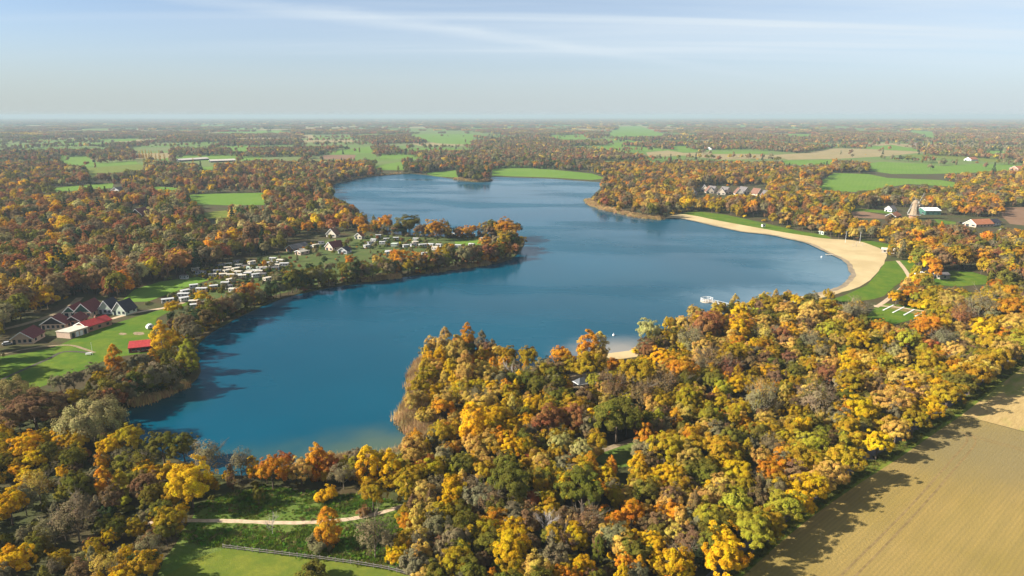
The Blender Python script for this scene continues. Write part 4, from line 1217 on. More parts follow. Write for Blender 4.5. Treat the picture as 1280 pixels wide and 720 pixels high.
bx_, by_ = [], []
for pts, wd, n in [([(264, 416), (280, 404), (303, 392), (325, 381), (357, 369), (395, 360), (430, 354), (460, 350), (500, 344), (535, 339), (570, 334), (605, 329), (634, 322)], 8.0, 230),
                   ([(652, 302), (646, 311), (638, 318), (628, 312)], 16, 40), ([(452, 284), (470, 291.5), (500, 294.5), (560, 297.5), (620, 296.5), (648, 299)], 8.0, 60),
                   ([(222, 488), (200, 496), (165, 505), (148, 515), (145, 527)], 6.0, 40), ([(416, 232), (434, 225), (460, 220), (505, 216.5)], 24.0, 40)]:  # tall belt
    a, b = strip_points(pts, wd, n); bx_.append(a); by_.append(b)
bx_, by_ = np.concatenate(bx_), np.concatenate(by_)
m = ~in_lake(bx_, by_, 1.0)
bx_, by_ = bx_[m], by_[m]
lx2, ly2 = strip_points([(452, 284), (470, 291.5), (500, 294.5), (560, 297.5), (620, 296.5), (648, 299)], 6.0, 80)
m = ~in_lake(lx2, ly2, .8)
forest('shore_shrubs', 'wood_a', lx2[m], ly2[m], RNG.uniform(3.5, 6.0, int(m.sum())), 'bank', 'low bushes under the trees on the far edge of the camp peninsula', .5)
forest('shore_thicket', 'wood_a', bx_, by_, RNG.uniform(7.5, 13.5, len(bx_)) * np.where(bx_ > -40, 1.15, 1.0), 'bank', 'dark trees and bushes crowding the left banks of the lake', .3)

lx_ = np.array([at(x, y) for x, y in [(-22, 452), (-30, 462), (-14, 468), (-26, 478), (-40, 470), (-12, 440), (-30, 440), (-45, 455)]])
forest('woodland', 'wood_a', lx_[:, 0], lx_[:, 1], RNG.uniform(12, 15, len(lx_)), 'near_l', 'trees left of the village lawn', 0.0)

# trees between the caravans and behind the bungalows
ux, uy = jgrid(-330, 20, 240, 620, 9.0)
p_, q_ = proj(ux, uy, 0)
m = inpoly(p_, q_, [(235, 378), (262, 352), (310, 330), (360, 314), (410, 300), (500, 296), (610, 299), (612, 316), (560, 328), (500, 338), (440, 348), (380, 358), (330, 368), (290, 380), (258, 388)]) & ~in_lake(ux, uy, 2)
m &= RNG.uniform(0, 1, len(ux)) < .48
hh = RNG.uniform(2.5, 6.0, len(ux))
m &= ~blocked(ux, uy, hh, (0, .5, .9), OPEN)
forest('camp_trees', 'wood_b', ux[m], uy[m], hh[m], 'mid_c', 'small trees standing among the caravans', .25)
ux, uy = jgrid(-420, -150, 240, 460, 6.0)
p_, q_ = proj(ux, uy, 0)
m = inpoly(p_, q_, [(-40, 420), (-20, 400), (40, 378), (80, 362), (110, 360), (140, 366), (150, 376), (120, 369), (95, 370), (70, 381), (40, 395), (15, 408), (-10, 422)])
forest('woodland', 'wood_a', ux[m], uy[m], RNG.uniform(5, 11, len(ux))[m], 'mid_l', 'trees close behind the bungalows', .3)

OPEN.append([(168, 184), (212, 184), (214, 202), (168, 200)]); OPEN.append([(218, 195), (296, 195), (296, 204), (218, 204)]); OPEN.append([(134, 232), (156, 231), (156, 239), (134, 239)]); OPEN.append([(163, 260), (190, 258), (188, 268), (163, 267)])
# -- middle distance, 300 m to 1350 m
X, Y = jgrid(-1150, 1150, 240, 1400, 8.4)
px0, py0 = proj(X, Y, 0)
m = (np.hypot(X, Y) > 300) & ((py0 < 398) | ((px0 < 120) & (py0 < 425))) & ~in_lake(X, Y, 3)
# the near wood and traced peninsulas are already planted
m &= ~inpoly(px0, py0, [(505, 735), (495, 640), (520, 560), (512, 505), (522, 455), (560, 432), (640, 455), (740, 448), (800, 430), (900, 398), (1000, 373), (1080, 372), (1180, 372), (1290, 360), (1400, 380), (1270, 452)])
X, Y = X[m], Y[m]
H = RNG.uniform(9, 15.0, len(X)) * (0.70 + .55 * vnoise(X, Y, 45, 8))
px0, py0 = proj(X, Y, 0); pxm, pym = proj(X, Y, H * .6)
keep = ~blocked(X, Y, H * RNG.uniform(.8, 1, len(X)), (0, .35, .7, .95))
keep &= ~blocked(X, Y, H, (0, .3, .65), BUILT)
# trees must not hide the lake except along its own near banks
lv_ = inpoly(*proj(X, Y, H * .9), LAKE_PX) | inpoly(*proj(X, Y, H * .5), LAKE_PX)
keep &= ~lv_
# camp peninsula is open except where traced
camp = inpoly(px0, py0, [(232, 380), (262, 352), (310, 330), (360, 314), (410, 300), (450, 293), (500, 292), (625, 294), (655, 302), (640, 322), (560, 338), (450, 353), (350, 372), (290, 395), (255, 415), (215, 470), (140, 500), (0, 500), (0, 440), (80, 420)])
d = np.array([np.min(np.hypot(TX - a, TY - b) / (0.45 * TW)) for a, b in zip(X, Y)])
keep &= ~camp & (d > 1.0)
# glades thin the wood here and there
keep &= (vnoise(X, Y, 55, 2) > .22) | (RNG.uniform(0, 1, len(X)) < .25)
X, Y, H, px0, py0 = X[keep], Y[keep], H[keep], px0[keep], py0[keep]
left = px0 < 470; right = px0 > 735; cen = ~left & ~right
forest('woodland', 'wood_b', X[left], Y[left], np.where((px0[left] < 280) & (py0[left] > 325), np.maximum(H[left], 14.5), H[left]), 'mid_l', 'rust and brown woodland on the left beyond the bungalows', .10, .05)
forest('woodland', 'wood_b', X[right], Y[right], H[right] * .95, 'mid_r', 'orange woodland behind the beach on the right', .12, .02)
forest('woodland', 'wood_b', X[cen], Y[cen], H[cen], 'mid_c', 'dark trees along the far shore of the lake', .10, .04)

# -- farm country, 1350 m to 3400 m: woods, copses and hedges between fields
ROT = math.radians(17)


def cells(X, Y, sx, sy, seed):
    u = X * math.cos(ROT) + Y * math.sin(ROT); v = -X * math.sin(ROT) + Y * math.cos(ROT)
    u = u + 60 * (vnoise(X, Y, 500, seed + 1) - .5); v = v + 60 * (vnoise(X, Y, 500, seed + 2) - .5)
    iu, iv = np.floor(u / sx), np.floor(v / sy)
    fu, fv = u / sx - iu, v / sy - iv
    hsh = np.sin(iu * 12.9898 + iv * 78.233 + seed) * 43758.5453; hsh -= np.floor(hsh)
    edge = np.minimum(np.minimum(fu, 1 - fu) * sx, np.minimum(fv, 1 - fv) * sy)
    return hsh, edge


X, Y = jgrid(-2800, 2800, 1250, 3400, 10.5)
m = (np.hypot(X, Y) > 1330) & ~in_lake(X, Y, 4)
X, Y = X[m], Y[m]
H = RNG.uniform(8.5, 14.5, len(X))
hs, ed = cells(X, Y, 260, 360, 4.2)
wood = (hs + .5 * (vnoise(X, Y, 420, 6) - .5)) < .42
keep = (wood & (RNG.uniform(0, 1, len(X)) < .9)) | ((ed < 7) & (RNG.uniform(0, 1, len(X)) < .7)) | (RNG.uniform(0, 1, len(X)) < .012)
keep &= ~blocked(X, Y, H * RNG.uniform(.6, 1, len(X)), (0, .5, .95)) | (RNG.uniform(0, 1, len(X)) < .012)
keep &= ~inpoly(*proj(X, Y, H * .9), LAKE_PX)
X, Y, H = X[keep], Y[keep], H[keep]
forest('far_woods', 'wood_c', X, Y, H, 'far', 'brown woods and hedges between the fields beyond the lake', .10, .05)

# -- the distance, to the horizon: whole groves
X, Y = jgrid(-14000, 14000, 3000, 17000, 46)
m = (np.hypot(X, Y) > 3350)
X, Y = X[m], Y[m]
hs, ed = cells(X, Y, 520, 760, 9.1)
wood = (hs + .6 * (vnoise(X, Y, 1600, 6) - .5)) < .40
keep = wood & (RNG.uniform(0, 1, len(X)) < .85)
hedge = ~wood & (ed < 30) & (RNG.uniform(0, 1, len(X)) < .6)
keep &= ~blocked(X, Y, np.full(len(X), 12.0), (0, .5, .95)); hedge &= ~blocked(X, Y, np.full(len(X), 12.0), (0, .5, .95))
k = keep | hedge
Xk, Yk, hd = X[k], Y[k], hedge[k]
n = len(Xk)
pick = np.where(hd, 3 + RNG.integers(0, 3, n), RNG.integers(0, 3, n))
s = RNG.uniform(.85, 1.2, n)
rot = np.where(hd, ROT + RNG.integers(0, 2, n) * math.pi / 2, RNG.uniform(0, 6.283, n))
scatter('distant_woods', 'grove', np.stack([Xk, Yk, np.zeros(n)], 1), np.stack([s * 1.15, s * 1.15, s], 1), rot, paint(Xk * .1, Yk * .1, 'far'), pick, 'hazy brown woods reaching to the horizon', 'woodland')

# patchwork of open fields out there, seen as slivers between the woods
def patch(x0, x1, y0, y1, sx, sy, seed, thr, nz, z):
    v, f, mi = [], [], []
    gx, gy = np.meshgrid(np.arange(x0, x1, sx), np.arange(y0, y1, sy))
    for x, y in zip(gx.ravel(), gy.ravel()):
        if abs(x) > .9 * y + 200: continue
        if random.random() < .35: continue
        o = len(v); c = math.cos(ROT); s_ = math.sin(ROT)
        x += random.uniform(-.3, .3) * sx; y += random.uniform(-.3, .3) * sy
        a, b = sx * .42, sy * .40
        if y - b * 1.3 < 1345: continue
        if in_lake(np.array([x]), np.array([y]), 260)[0]: continue
        zz = z + random.uniform(0, .05)
        for p, q_ in ((-a, -b), (a, -b), (a, b), (-a, b)): v.append((x + p * c - q_ * s_, y + p * s_ + q_ * c, zz))
        f.append((o, o + 1, o + 2, o + 3)); mi.append(random.choice([0, 0, 0, 1, 1, 2]))
    me = mesh_pd('field_patchwork', v, f, [M_MEADOW, M_STUBBLE, M_PASTURE])
    me.polygons.foreach_set('material_index', mi)
    meshobj('field_patchwork', me, kind='structure')


patch(-2800, 2800, 1400, 3400, 260, 360, 4.2, .6, 6, .03)
patch(-13000, 13000, 3500, 16000, 520, 760, 9.1, .5, 6, .07)

# ------------------------------------------------------------------ reeds, rough grass
rx, ry = [], []
for pts, wd, n in [([(560, 440), (545, 443), (531, 452), (523, 466), (521, 482), (524, 491), (517, 505), (507, 522), (516, 536), (531, 545), (526, 553), (514, 560)], 5.0, 1500),
                   ([(535, 470), (532, 490), (528, 508), (522, 522), (530, 535), (545, 545)], 9.0, 1100),
                   ([(514, 562), (498, 571), (465, 577), (430, 578), (390, 584)], 3.0, 500),
                   ([(737, 249.5), (744, 257), (770, 264.5), (805, 271.8), (828, 273.6)], 14.0, 900),
                   ([(500, 346), (480, 348), (455, 352)], 4.0, 200), ([(570, 223.3), (591, 226.4), (606, 226.6), (611, 224.5)], 16.0, 350), ([(434, 225), (460, 220.4), (500, 217)], 8.0, 120),
                   ([(165, 506), (200, 496), (232, 482)], 2.5, 120), ([(612, 330), (570, 336), (535, 341)], 2.0, 100)]:
    a, b = strip_points(pts, wd, n); rx.append(a); ry.append(b)
rx, ry = np.concatenate(rx), np.concatenate(ry)
n = len(rx)
m = RNG.uniform(0, 1, n) < .25 + 1.1 * vnoise(rx, ry, 3.2, 4)
rx, ry = rx[m], ry[m]; n = len(rx)
tr_ = np.array([(0.44, 0.29, 0.13)]) * (.45 + .75 * vnoise(rx, ry, 4.0, 8))[:, None] * RNG.uniform(.8, 1.2, (n, 1)) * (1 + RNG.uniform(-.1, .1, (n, 3)))
inl = inpoly(rx, ry, LAKE)
s = RNG.uniform(.45, 1.3, n)
scatter('reeds', 'reed', np.stack([rx, ry, np.where(inl, -.5, 0)], 1), np.stack([s * 1.1, s * 1.1, s], 1), RNG.uniform(0, 6.283, n), tr_, RNG.integers(0, 3, n), 'straw coloured reeds fringing the lake shore', 'reeds')

gx, gy = jgrid(-95, -8, 120, 180, .62)
px0, py0 = proj(gx, gy, 0)
fence_line = [(232, 680), (282, 686), (330, 692), (380, 698.5), (430, 705), (480, 713), (520, 722)]
m = inpoly(px0, py0, [(225, 672), (245, 632), (290, 616), (330, 608), (380, 614), (470, 622), (510, 628), (505, 716), (480, 711), (430, 703), (380, 696.5), (330, 690), (282, 684), (232, 678)])
pathw = np.array(smooth([at(*p) for p in [(180, 655), (215, 651.5), (250, 651), (300, 652), (340, 653.5), (380, 653.5), (420, 651), (450, 647), (480, 640), (505, 632)]], 6, False))
gx, gy = gx[m], gy[m]
dd = np.array([dist_pts(a, b, pathw) for a, b in zip(gx, gy)])
m = (dd > 1.3) & (RNG.uniform(0, 1, len(gx)) < .25 + .75 * vnoise(gx, gy, 4, 3))
gx, gy, dd = gx[m], gy[m], dd[m]
n = len(gx)
s = RNG.uniform(.5, 1.2, n) * np.where(dd < 4, .5, 1) * (.5 + .9 * vnoise(gx, gy, 6, 9))
gt = np.array([(0.11, 0.17, 0.02)]) * RNG.uniform(.65, 1.35, (n, 1)) * (1 + RNG.uniform(-.25, .25, (n, 3)))
br = RNG.uniform(0, 1, n) < .12; gt[br] = np.array([.20, .16, .06])
scatter('rough_grass', 'tuft', np.stack([gx, gy, np.full(n, .03)], 1), np.stack([s, s, s], 1), RNG.uniform(0, 6.283, n), gt, np.where(RNG.uniform(0, 1, n) < .25, 3, RNG.integers(0, 3, n)), 'rough green grass and weeds beside the footpath', 'grass')
# short grass on the verge by the road
vx, vy = strip_points([(x + 11, y + 6) for x, y in ROAD_PX], 3.4, 2000)
n = len(vx); s = RNG.uniform(.35, .9, n)
gt = np.array([(0.13, 0.135, 0.025)]) * RNG.uniform(.7, 1.3, (n, 1)) * (1 + RNG.uniform(-.15, .15, (n, 3)))
scatter('verge_grass', 'tuft', np.stack([vx, vy, np.full(n, .05)], 1), np.stack([s, s, s], 1), RNG.uniform(0, 6.283, n), gt, RNG.integers(0, 3, n), 'grass tufts on the verge between road and field', 'grass')


# ------------------------------------------------------------------ buildings
M_WHITE = plain('white_paint', (0.62, 0.61, 0.58), 0.6, 0.06, 1.0)
M_CREAM = plain('cream_panel', (0.50, 0.44, 0.34), 0.6, 0.08, 1.0)
M_BEIGE = plain('beige_panel', (0.48, 0.40, 0.30), 0.7, 0.08, 1.0)
M_GREYP = plain('grey_panel', (0.38, 0.38, 0.38), 0.6, 0.10, 1.0)
M_BRICK = plain('brown_brick', (0.30, 0.16, 0.10), 0.9, 0.22, 4.0)
M_PBRICK = plain('pale_brick', (0.46, 0.33, 0.24), 0.9, 0.18, 4.0)
M_GREENB = plain('green_boards', (0.045, 0.12, 0.085), 0.7, 0.15, 2.0)
M_LGREEN = plain('pale_green_boards', (0.40, 0.46, 0.36), 0.7, 0.1, 2.0)
M_DARKW = plain('dark_boards', (0.035, 0.035, 0.035), 0.7, 0.2, 2.0)
M_WOOD = plain('weathered_wood', (0.33, 0.28, 0.22), 0.9, 0.25, 3.0)
M_GLASS = plain('window_glass', (0.03, 0.04, 0.05), 0.12, 0.1, 1.0, 0.6)
M_FELT = plain('pale_roof_felt', (0.46, 0.40, 0.31), 0.9, 0.15, 0.8)
M_THATCH = plain('mill_thatch', (0.25, 0.18, 0.115), 0.95, 0.18, 2.0)
M_PATIO = plain('concrete', (0.34, 0.31, 0.28), 0.9, 0.15, 1.0)


def tile_mat(name, col):
    t = NT(name)
    v = t.pos(obj=True)
    w = t.n('TexWave', wave_type='BANDS', bands_direction='Y'); t.set(w.inputs['Vector'], v); w.inputs['Scale'].default_value = 1.1; w.inputs['Distortion'].default_value = .6
    f = t.noise(v, 1.2, 5, .65, .3, .7)
    c = t.mix(f, c4([k * .72 for k in col]), c4([k * 1.15 for k in col]))
    c = t.mix(t.math('MULTIPLY', w.outputs[0], .18), c, c4([k * .5 for k in col]))
    t.bsdf(c, .8, .25, t.bump(w.outputs[0], .4, .05))
    return t.m


M_WINE = tile_mat('wine_tiles', (0.135, 0.032, 0.030))
M_RED = tile_mat('red_tiles', (0.36, 0.032, 0.030))
M_NAVY = tile_mat('slate_tiles', (0.030, 0.028, 0.040))
M_ORANGE = tile_mat('orange_tiles', (0.34, 0.125, 0.055))
M_GREYT = tile_mat('grey_tiles', (0.13, 0.115, 0.11))
M_BROWNT = tile_mat('brown_tiles', (0.17, 0.085, 0.055))


def gable_house(name, label, cat, p0, p1, hw, eave, ridge, roof, wall, trim=None, gable=None, windows=2, chimney=False, group=None, z0=0.0, back=0.45):
    """p0, p1 world ends of the ridge on the ground, front gable at p0"""
    d = Vector((p1[0] - p0[0], p1[1] - p0[1])); L = d.length
    rz = math.atan2(d.y, d.x) - math.pi / 2
    e = empty(name, (p0[0], p0[1], z0), rz, label=label, category=cat)
    if group: e['group'] = group
    oh = .45; th = .22
    MB().prism([(-hw, -.2), (hw, -.2), (hw, eave), (0, ridge), (-hw, eave)], 'y', 0, L).build('wall', wall, e)
    sl = (ridge - eave) / hw
    x1 = hw + oh; zl = eave - sl * oh
    ro = meshobj('roof', MB().prism([(0, ridge + .03), (-x1, zl + .03), (-x1, zl + .03 + th), (0, ridge + .03 + th * 1.15), (x1, zl + .03 + th), (x1, zl + .03)], 'y', -oh, L + back).mesh('roof', roof), e)
    tm = trim or M_WHITE
    for s in (-1, 1):
        MB().prism([(0, ridge - .12), (s * x1, zl - .12), (s * x1, zl + .27), (0, ridge + .31)], 'y', -oh - .10, -oh - .02).build('verge_board', tm, e)
    if gable:
        gz = eave + .15
        gw = hw * (ridge - gz) / (ridge - eave) - .15
        MB().prism([(-gw, gz), (gw, gz), (0, ridge - .25)], 'y', -.06, -.004).build('gable_panel', gable, e)
    n = windows
    for k in range(n):
        x = (k + .5) / n * 2 * hw - hw
        wn_ = MB().box(x - hw / n * .55, x + hw / n * .55, -.07, -.01, .7 if k else .05, min(eave - .25, 2.15)).build('window' if k else 'door', M_GLASS, e)
        if k:
            MB().box(x - hw / n * .55 - .08, x + hw / n * .55 + .08, -.10, -.012, .58, .69).build('sill', M_WHITE, wn_)
    for k in range(max(1, int(L / 4))):
        y = (k + .5) * L / max(1, int(L / 4))
        for s in (-1, 1):
            a, b = sorted((s * (hw + .01), s * (hw + .07)))
            MB().box(a, b, y - .7, y + .7, .8, min(eave - .2, 2.0)).build('window', M_GLASS, e)
    if chimney:
        MB().box(-.35, .35, L * .6 - .35, L * .6 + .35, ridge - .4, ridge + 1.1).build('chimney', M_BRICK, ro)
    return e


def ridge_px(a, b, z, ox=0, oy=340, s=.125):
    return at(ox + a[0] * s, oy + a[1] * s, z), at(ox + b[0] * s, oy + b[1] * s, z)


GRP = 'bungalows on the left shore'
for a, b, hw, ev, rg, roof, wall, gab, nw, lab in [
        ((205, 603), (330, 535), 4.4, 2.6, 5.6, M_WINE, M_PBRICK, None, 4, 'wine roofed bungalow lowest and leftmost of the group by the lawn'),
        ((515, 452), (590, 414), 5.6, 2.6, 6.2, M_WINE, M_PBRICK, M_DARKW, 5, 'wide wine roofed bungalow with black gable behind the flat roofed annex'),
        ((715, 443), (800, 397), 3.4, 2.6, 5.0, M_WINE, M_BRICK, M_DARKW, 3, 'small wine roofed bungalow squeezed between black gable and red hall'),
        ((685, 347), (790, 298), 3.2, 2.6, 5.6, M_WINE, M_CREAM, M_GREENB, 2, 'narrow wine roofed bungalow with cream front left of the big green gable'),
        ((810, 320), (940, 260), 4.3, 2.7, 7.0, M_WINE, M_PBRICK, M_GREENB, 3, 'largest wine roofed bungalow with dark green gable at the wood edge'),
        ((1035, 290), (1130, 250), 3.6, 2.4, 7.0, M_NAVY, M_GREYP, M_LGREEN, 3, 'slate roofed bungalow with pale green gable, left of the two'),
        ((1175, 303), (1290, 262), 3.8, 2.4, 7.0, M_NAVY, M_LGREEN, M_LGREEN, 3, 'slate roofed bungalow with pale green gable, right of the two')]:
    p0, p1 = ridge_px(a, b, rg)
    if math.dist(p0, p1) > 17:
        k = 17 / math.dist(p0, p1); p1 = (p0[0] + (p1[0] - p0[0]) * k, p0[1] + (p1[1] - p0[1]) * k)
    gable_house('bungalow', lab, 'house', p0, p1, hw, ev, rg, roof, wall, M_WHITE, gab, nw, group=GRP)
# long red-roofed hall and its flat annex
p0, p1 = ridge_px((800, 505), (1050, 432), 4.6)
gable_house('holiday_hall', 'long low hall with bright red roof beside the lawn', 'building', p0, p1, 4.0, 2.8, 4.6, M_RED, M_BRICK, M_WHITE, None, 2, True, back=.4)
q = [at(550 * .125, 340 + 596 * .125, 3), at(694 * .125, 340 + 608 * .125, 3), at(884 * .125, 340 + 549 * .125, 3), at(772 * .125, 340 + 530 * .125, 3)]
cx, cyq = sum(p[0] for p in q) / 4, sum(p[1] for p in q) / 4
e = empty('flat_annex', (cx, cyq, 0), 0, label='flat roofed annex with pale roof at the near end of the red hall', category='building')


def slab(pts, z0, z1):
    n = len(pts)
    ar = sum(pts[i - 1][0] * pts[i][1] - pts[i][0] * pts[i - 1][1] for i in range(n))
    if ar < 0: pts = pts[::-1]
    return MB().add([(x, y, z0) for x, y in pts] + [(x, y, z1) for x, y in pts], [tuple(range(n - 1, -1, -1)), tuple(range(n, 2 * n))] + [(i, (i + 1) % n, n + (i + 1) % n, n + i) for i in range(n)])


loc = [(x - cx, y - cyq) for x, y in q]
slab([(x * .95, y * .95) for x, y in loc], -.2, 2.95).build('wall', M_PBRICK, e)
slab(loc, 2.96, 3.2).build('roof', M_FELT, e)
a_, b_ = Vector(loc[1]) * .955, Vector(loc[2]) * .955
dn = (b_ - a_).normalized(); nrm = Vector((dn.y, -dn.x))
if nrm.y > 0: nrm = -nrm
for k in range(4):
    c0 = a_.lerp(b_, .1 + .22 * k); c1 = a_.lerp(b_, .1 + .22 * k + .15)
    slab([tuple(c0 + nrm * .01), tuple(c1 + nrm * .01), tuple(c1 + nrm * .09), tuple(c0 + nrm * .09)], .1, 2.4).build('garage_door' if k in (1, 2) else 'window', M_WHITE if k in (1, 2) else M_GLASS, e)

# red pavilion on the lawn
p0, p1 = at(60 + 655 * .15625, 380 + 300 * .15625, 4.0), at(60 + 822 * .15625, 380 + 284 * .15625, 4.0)
d = Vector((p1[0] - p0[0], p1[1] - p0[1])); L = d.length
e = empty('pavilion', (p0[0], p0[1], 0), math.atan2(d.y, d.x), label='small pavilion with bright red roof alone on the lawn', category='pavilion')
MB().prism([(-4.3, -.2), (1.8, -.2), (1.8, 3.0), (0, 3.9), (-4.3, 2.4)], 'x', 0.2, L - .2).build('wall', plain('pavilion_red_boards', (0.16, 0.035, 0.03), .8, .2, 2.0), e)
MB().prism([(-4.9, 2.25), (0, 3.97), (2.3, 2.85), (2.3, 3.05), (0, 4.2), (-4.9, 2.47)], 'x', -.3, L + .3).build('roof', M_RED, e)
for k in range(4):
    x = L * (.14 + .22 * k)
    w_ = MB().box(x, x + L * .16, -4.37, -4.31, .9, 2.0).build('window', M_GLASS, e)
    MB().box(x - .06, x + L * .16 + .06, -4.40, -4.312, .78, .89).build('sill', M_WHITE, w_)
MB().box(-.2, -.05, -4.3, 1.9, -.2, 2.2).build('side_post', M_WHITE, e)

# brick cottages on the camp peninsula
for x0, y0, x1, y1, z, hw, ev, roof, wall, lab in [
        (340 + 565 * .125, 270 + 262 * .125, 340 + 680 * .125, 270 + 240 * .125, 6.5, 4.2, 2.8, M_WINE, M_PBRICK, 'pale brick cottage with purple red roof at the camp'),
        (340 + 700 * .125, 270 + 318 * .125, 340 + 750 * .125, 270 + 300 * .125, 4.5, 3.6, 2.3, M_NAVY, M_GREYP, 'low dark roofed shed in front of the pale brick cottage'),
        (340 + 585 * .125, 270 + 130 * .125, 340 + 630 * .125, 270 + 118 * .125, 7.0, 4.6, 2.6, M_BROWNT, M_CREAM, 'cream gabled cottage half hidden behind the camp trees'),
        (340 + 858 * .125, 270 + 172 * .125, 340 + 890 * .125, 270 + 162 * .125, 5.0, 3.2, 2.6, M_ORANGE, M_CREAM, 'little cream hut with orange roof behind the caravans'),
        (340 + 175 * .125, 270 + 292 * .125, 340 + 330 * .125, 270 + 262 * .125, 5.2, 4.2, 2.6, M_GREYT, M_BRICK, 'grey roofed brick house at the left end of the camp'),
        (340 + 255 * .125, 270 + 345 * .125, 340 + 345 * .125, 270 + 325 * .125, 3.4, 2.8, 2.3, M_FELT, M_PBRICK, 'low pale roofed lodge in front of the grey roofed house')]:
    p0, p1 = at(x0, y0, z), at(x1, y1, z)
    if math.dist(p0, p1) > 16: k = 16 / math.dist(p0, p1); p1 = (p0[0] + (p1[0] - p0[0]) * k, p0[1] + (p1[1] - p0[1]) * k)
    gable_house('cottage', lab, 'house', p0, p1, hw, ev, z, roof, wall, M_WHITE, None, 2, z > 6, group='cottages at the camp')

# houses in the woods and around the mill
for x0, y0, x1, y1, z, hw, ev, roof, wall, lab in [
        (169, 261.5, 182, 258.5, 8.5, 6.0, 2.8, M_WINE, M_DARKW, 'dark house with white edged gable deep in the left woods'),
        (143, 234.5, 153, 233, 6.5, 6.0, 3.0, M_GREYT, M_WHITE, 'white farmhouse by the left meadows'),
        (172, 193.5, 178, 192.5, 7, 6, 3, M_ORANGE, M_BRICK, 'red roofed farmhouse left of the yellow poplars'),
        (355, 190, 364, 189, 8, 8, 3.2, M_ORANGE, M_BRICK, 'orange roofed barn far behind the left woods'),
        (1175, 268.5, 1178, 261, 7, 8, 3, M_ORANGE, M_PBRICK, 'hidden farm barn by the mill'),
        (1156, 249.5, 1166, 248.5, 8, 6, 3, M_ORANGE, M_PBRICK, 'orange roofed house above the white barn'),
        (1114, 266.5, 1121, 264.5, 6, 4.6, 3, M_ORANGE, M_DARKW, 'little orange roofed cottage left of the windmill'),
        (1111, 257.6, 1117, 257, 6, 4, 3, M_GREYT, M_WHITE, 'white cottage beside the yellow bushes near the mill'),
        (1214, 274.5, 1236, 273.5, 6.5, 6.0, 2.8, M_ORANGE, M_PBRICK, 'long orange roofed farmhouse right of the mill'),
        (1236, 274.8, 1246, 273.5, 5, 4.5, 2.6, M_NAVY, M_WHITE, 'dark roofed wing beside the long orange farmhouse'),
        (983, 222.8, 996, 222.4, 7, 7, 3, M_ORANGE, M_WHITE, 'small red roofed farm left of the right meadows'),
        (1210, 196.5, 1222, 196, 8, 8, 3.2, M_ORANGE, M_WHITE, 'red and white farm above the right meadows'),
        (1268, 207.5, 1290, 207, 8, 9, 3.2, M_ORANGE, M_BRICK, 'red farm at the right edge of the photo'),
        (886, 183.5, 894, 183, 9, 9, 3.5, M_ORANGE, M_WHITE, 'red roofed farm on the far stubble'),
        (1143, 178, 1150, 177.6, 9, 9, 3.5, M_GREYT, M_WHITE, 'tiny white farm far beyond the right meadows'),
        (879, 168, 886, 167.8, 10, 11, 4, M_ORANGE, M_WHITE, 'tiny white farm near the far horizon')]:
    p0, p1 = at(x0, y0, z), at(x1, y1, z)
    if math.dist(p0, p1) > 26: k = 26 / math.dist(p0, p1); p1 = (p0[0] + (p1[0] - p0[0]) * k, p0[1] + (p1[1] - p0[1]) * k)
    if 'hidden' in lab: continue
    gable_house('farmhouse', lab, 'house', p0, p1, hw, ev, z, roof, wall, M_WHITE, None, 2, group='scattered farmhouses')
# chalets above the beach wood: a row of pale gables
CH = [(866, 237.5), (881, 233.5), (888, 235.5), (895, 235), (902, 237.2), (911, 236), (925, 237.5), (934, 236), (951, 238), (963, 241)]
OW = ['first', 'second', 'third', 'fourth', 'fifth', 'sixth', 'seventh', 'eighth', 'ninth', 'tenth', 'eleventh', 'twelfth', 'thirteenth', 'fourteenth', 'fifteenth', 'sixteenth', 'seventeenth', 'eighteenth', 'nineteenth', 'twentieth'] + ['twenty-' + k for k in ('first', 'second', 'third', 'fourth', 'fifth', 'sixth', 'seventh', 'eighth', 'ninth')] + ['thirtieth'] + ['thirty-' + k for k in ('first', 'second', 'third', 'fourth', 'fifth', 'sixth', 'seventh', 'eighth', 'ninth')] + ['fortieth']
for i, (x, y) in enumerate(CH):
    z = 8.5
    p0 = at(x, y - 2, z); k = random.uniform(-.5, .35)
    p1 = (p0[0] + 12 * math.sin(k), p0[1] + 12 * math.cos(k))
    gable_house('chalet', 'steep gabled chalet with pale trim above the beach wood, %s from left' % OW[i], 'house', p0, p1, 5.2, 2.2, z, M_GREYT if i % 2 else M_BROWNT, M_BEIGE, M_WHITE, M_BEIGE if i % 3 else M_CREAM, 2, group='chalets in the wood behind the beach')
# long sheds
for (x0, y0), (x1, y1), hw, lab in [((222, 198.6), (258, 196.4), 9, 'long shed with pale roof in the far left meadows'), ((262, 199.5), (293, 198.4), 7, 'lower pale roofed shed right of the long one')]:
    p0, p1 = at(x0, y0, 6), at(x1, y1, 6)
    gable_house('farm_shed', lab, 'shed', p0, p1, hw, 3.2, 6, plain('pale_sheet_roof', (0.55, 0.48, 0.40), .7, .1, .3), M_DARKW, M_WHITE, None, 2, group='farm sheds')
p0, p1 = at(1152, 259.5, 6.5), at(1171, 259.5, 6.5)
gable_house('barn', 'green barn with pale roof behind the windmill', 'barn', p0, p1, 8, 4.2, 6.5, plain('white_sheet_roof', (0.66, 0.68, 0.62), .6, .06, .3), M_GREENB, M_WHITE, None, 2)
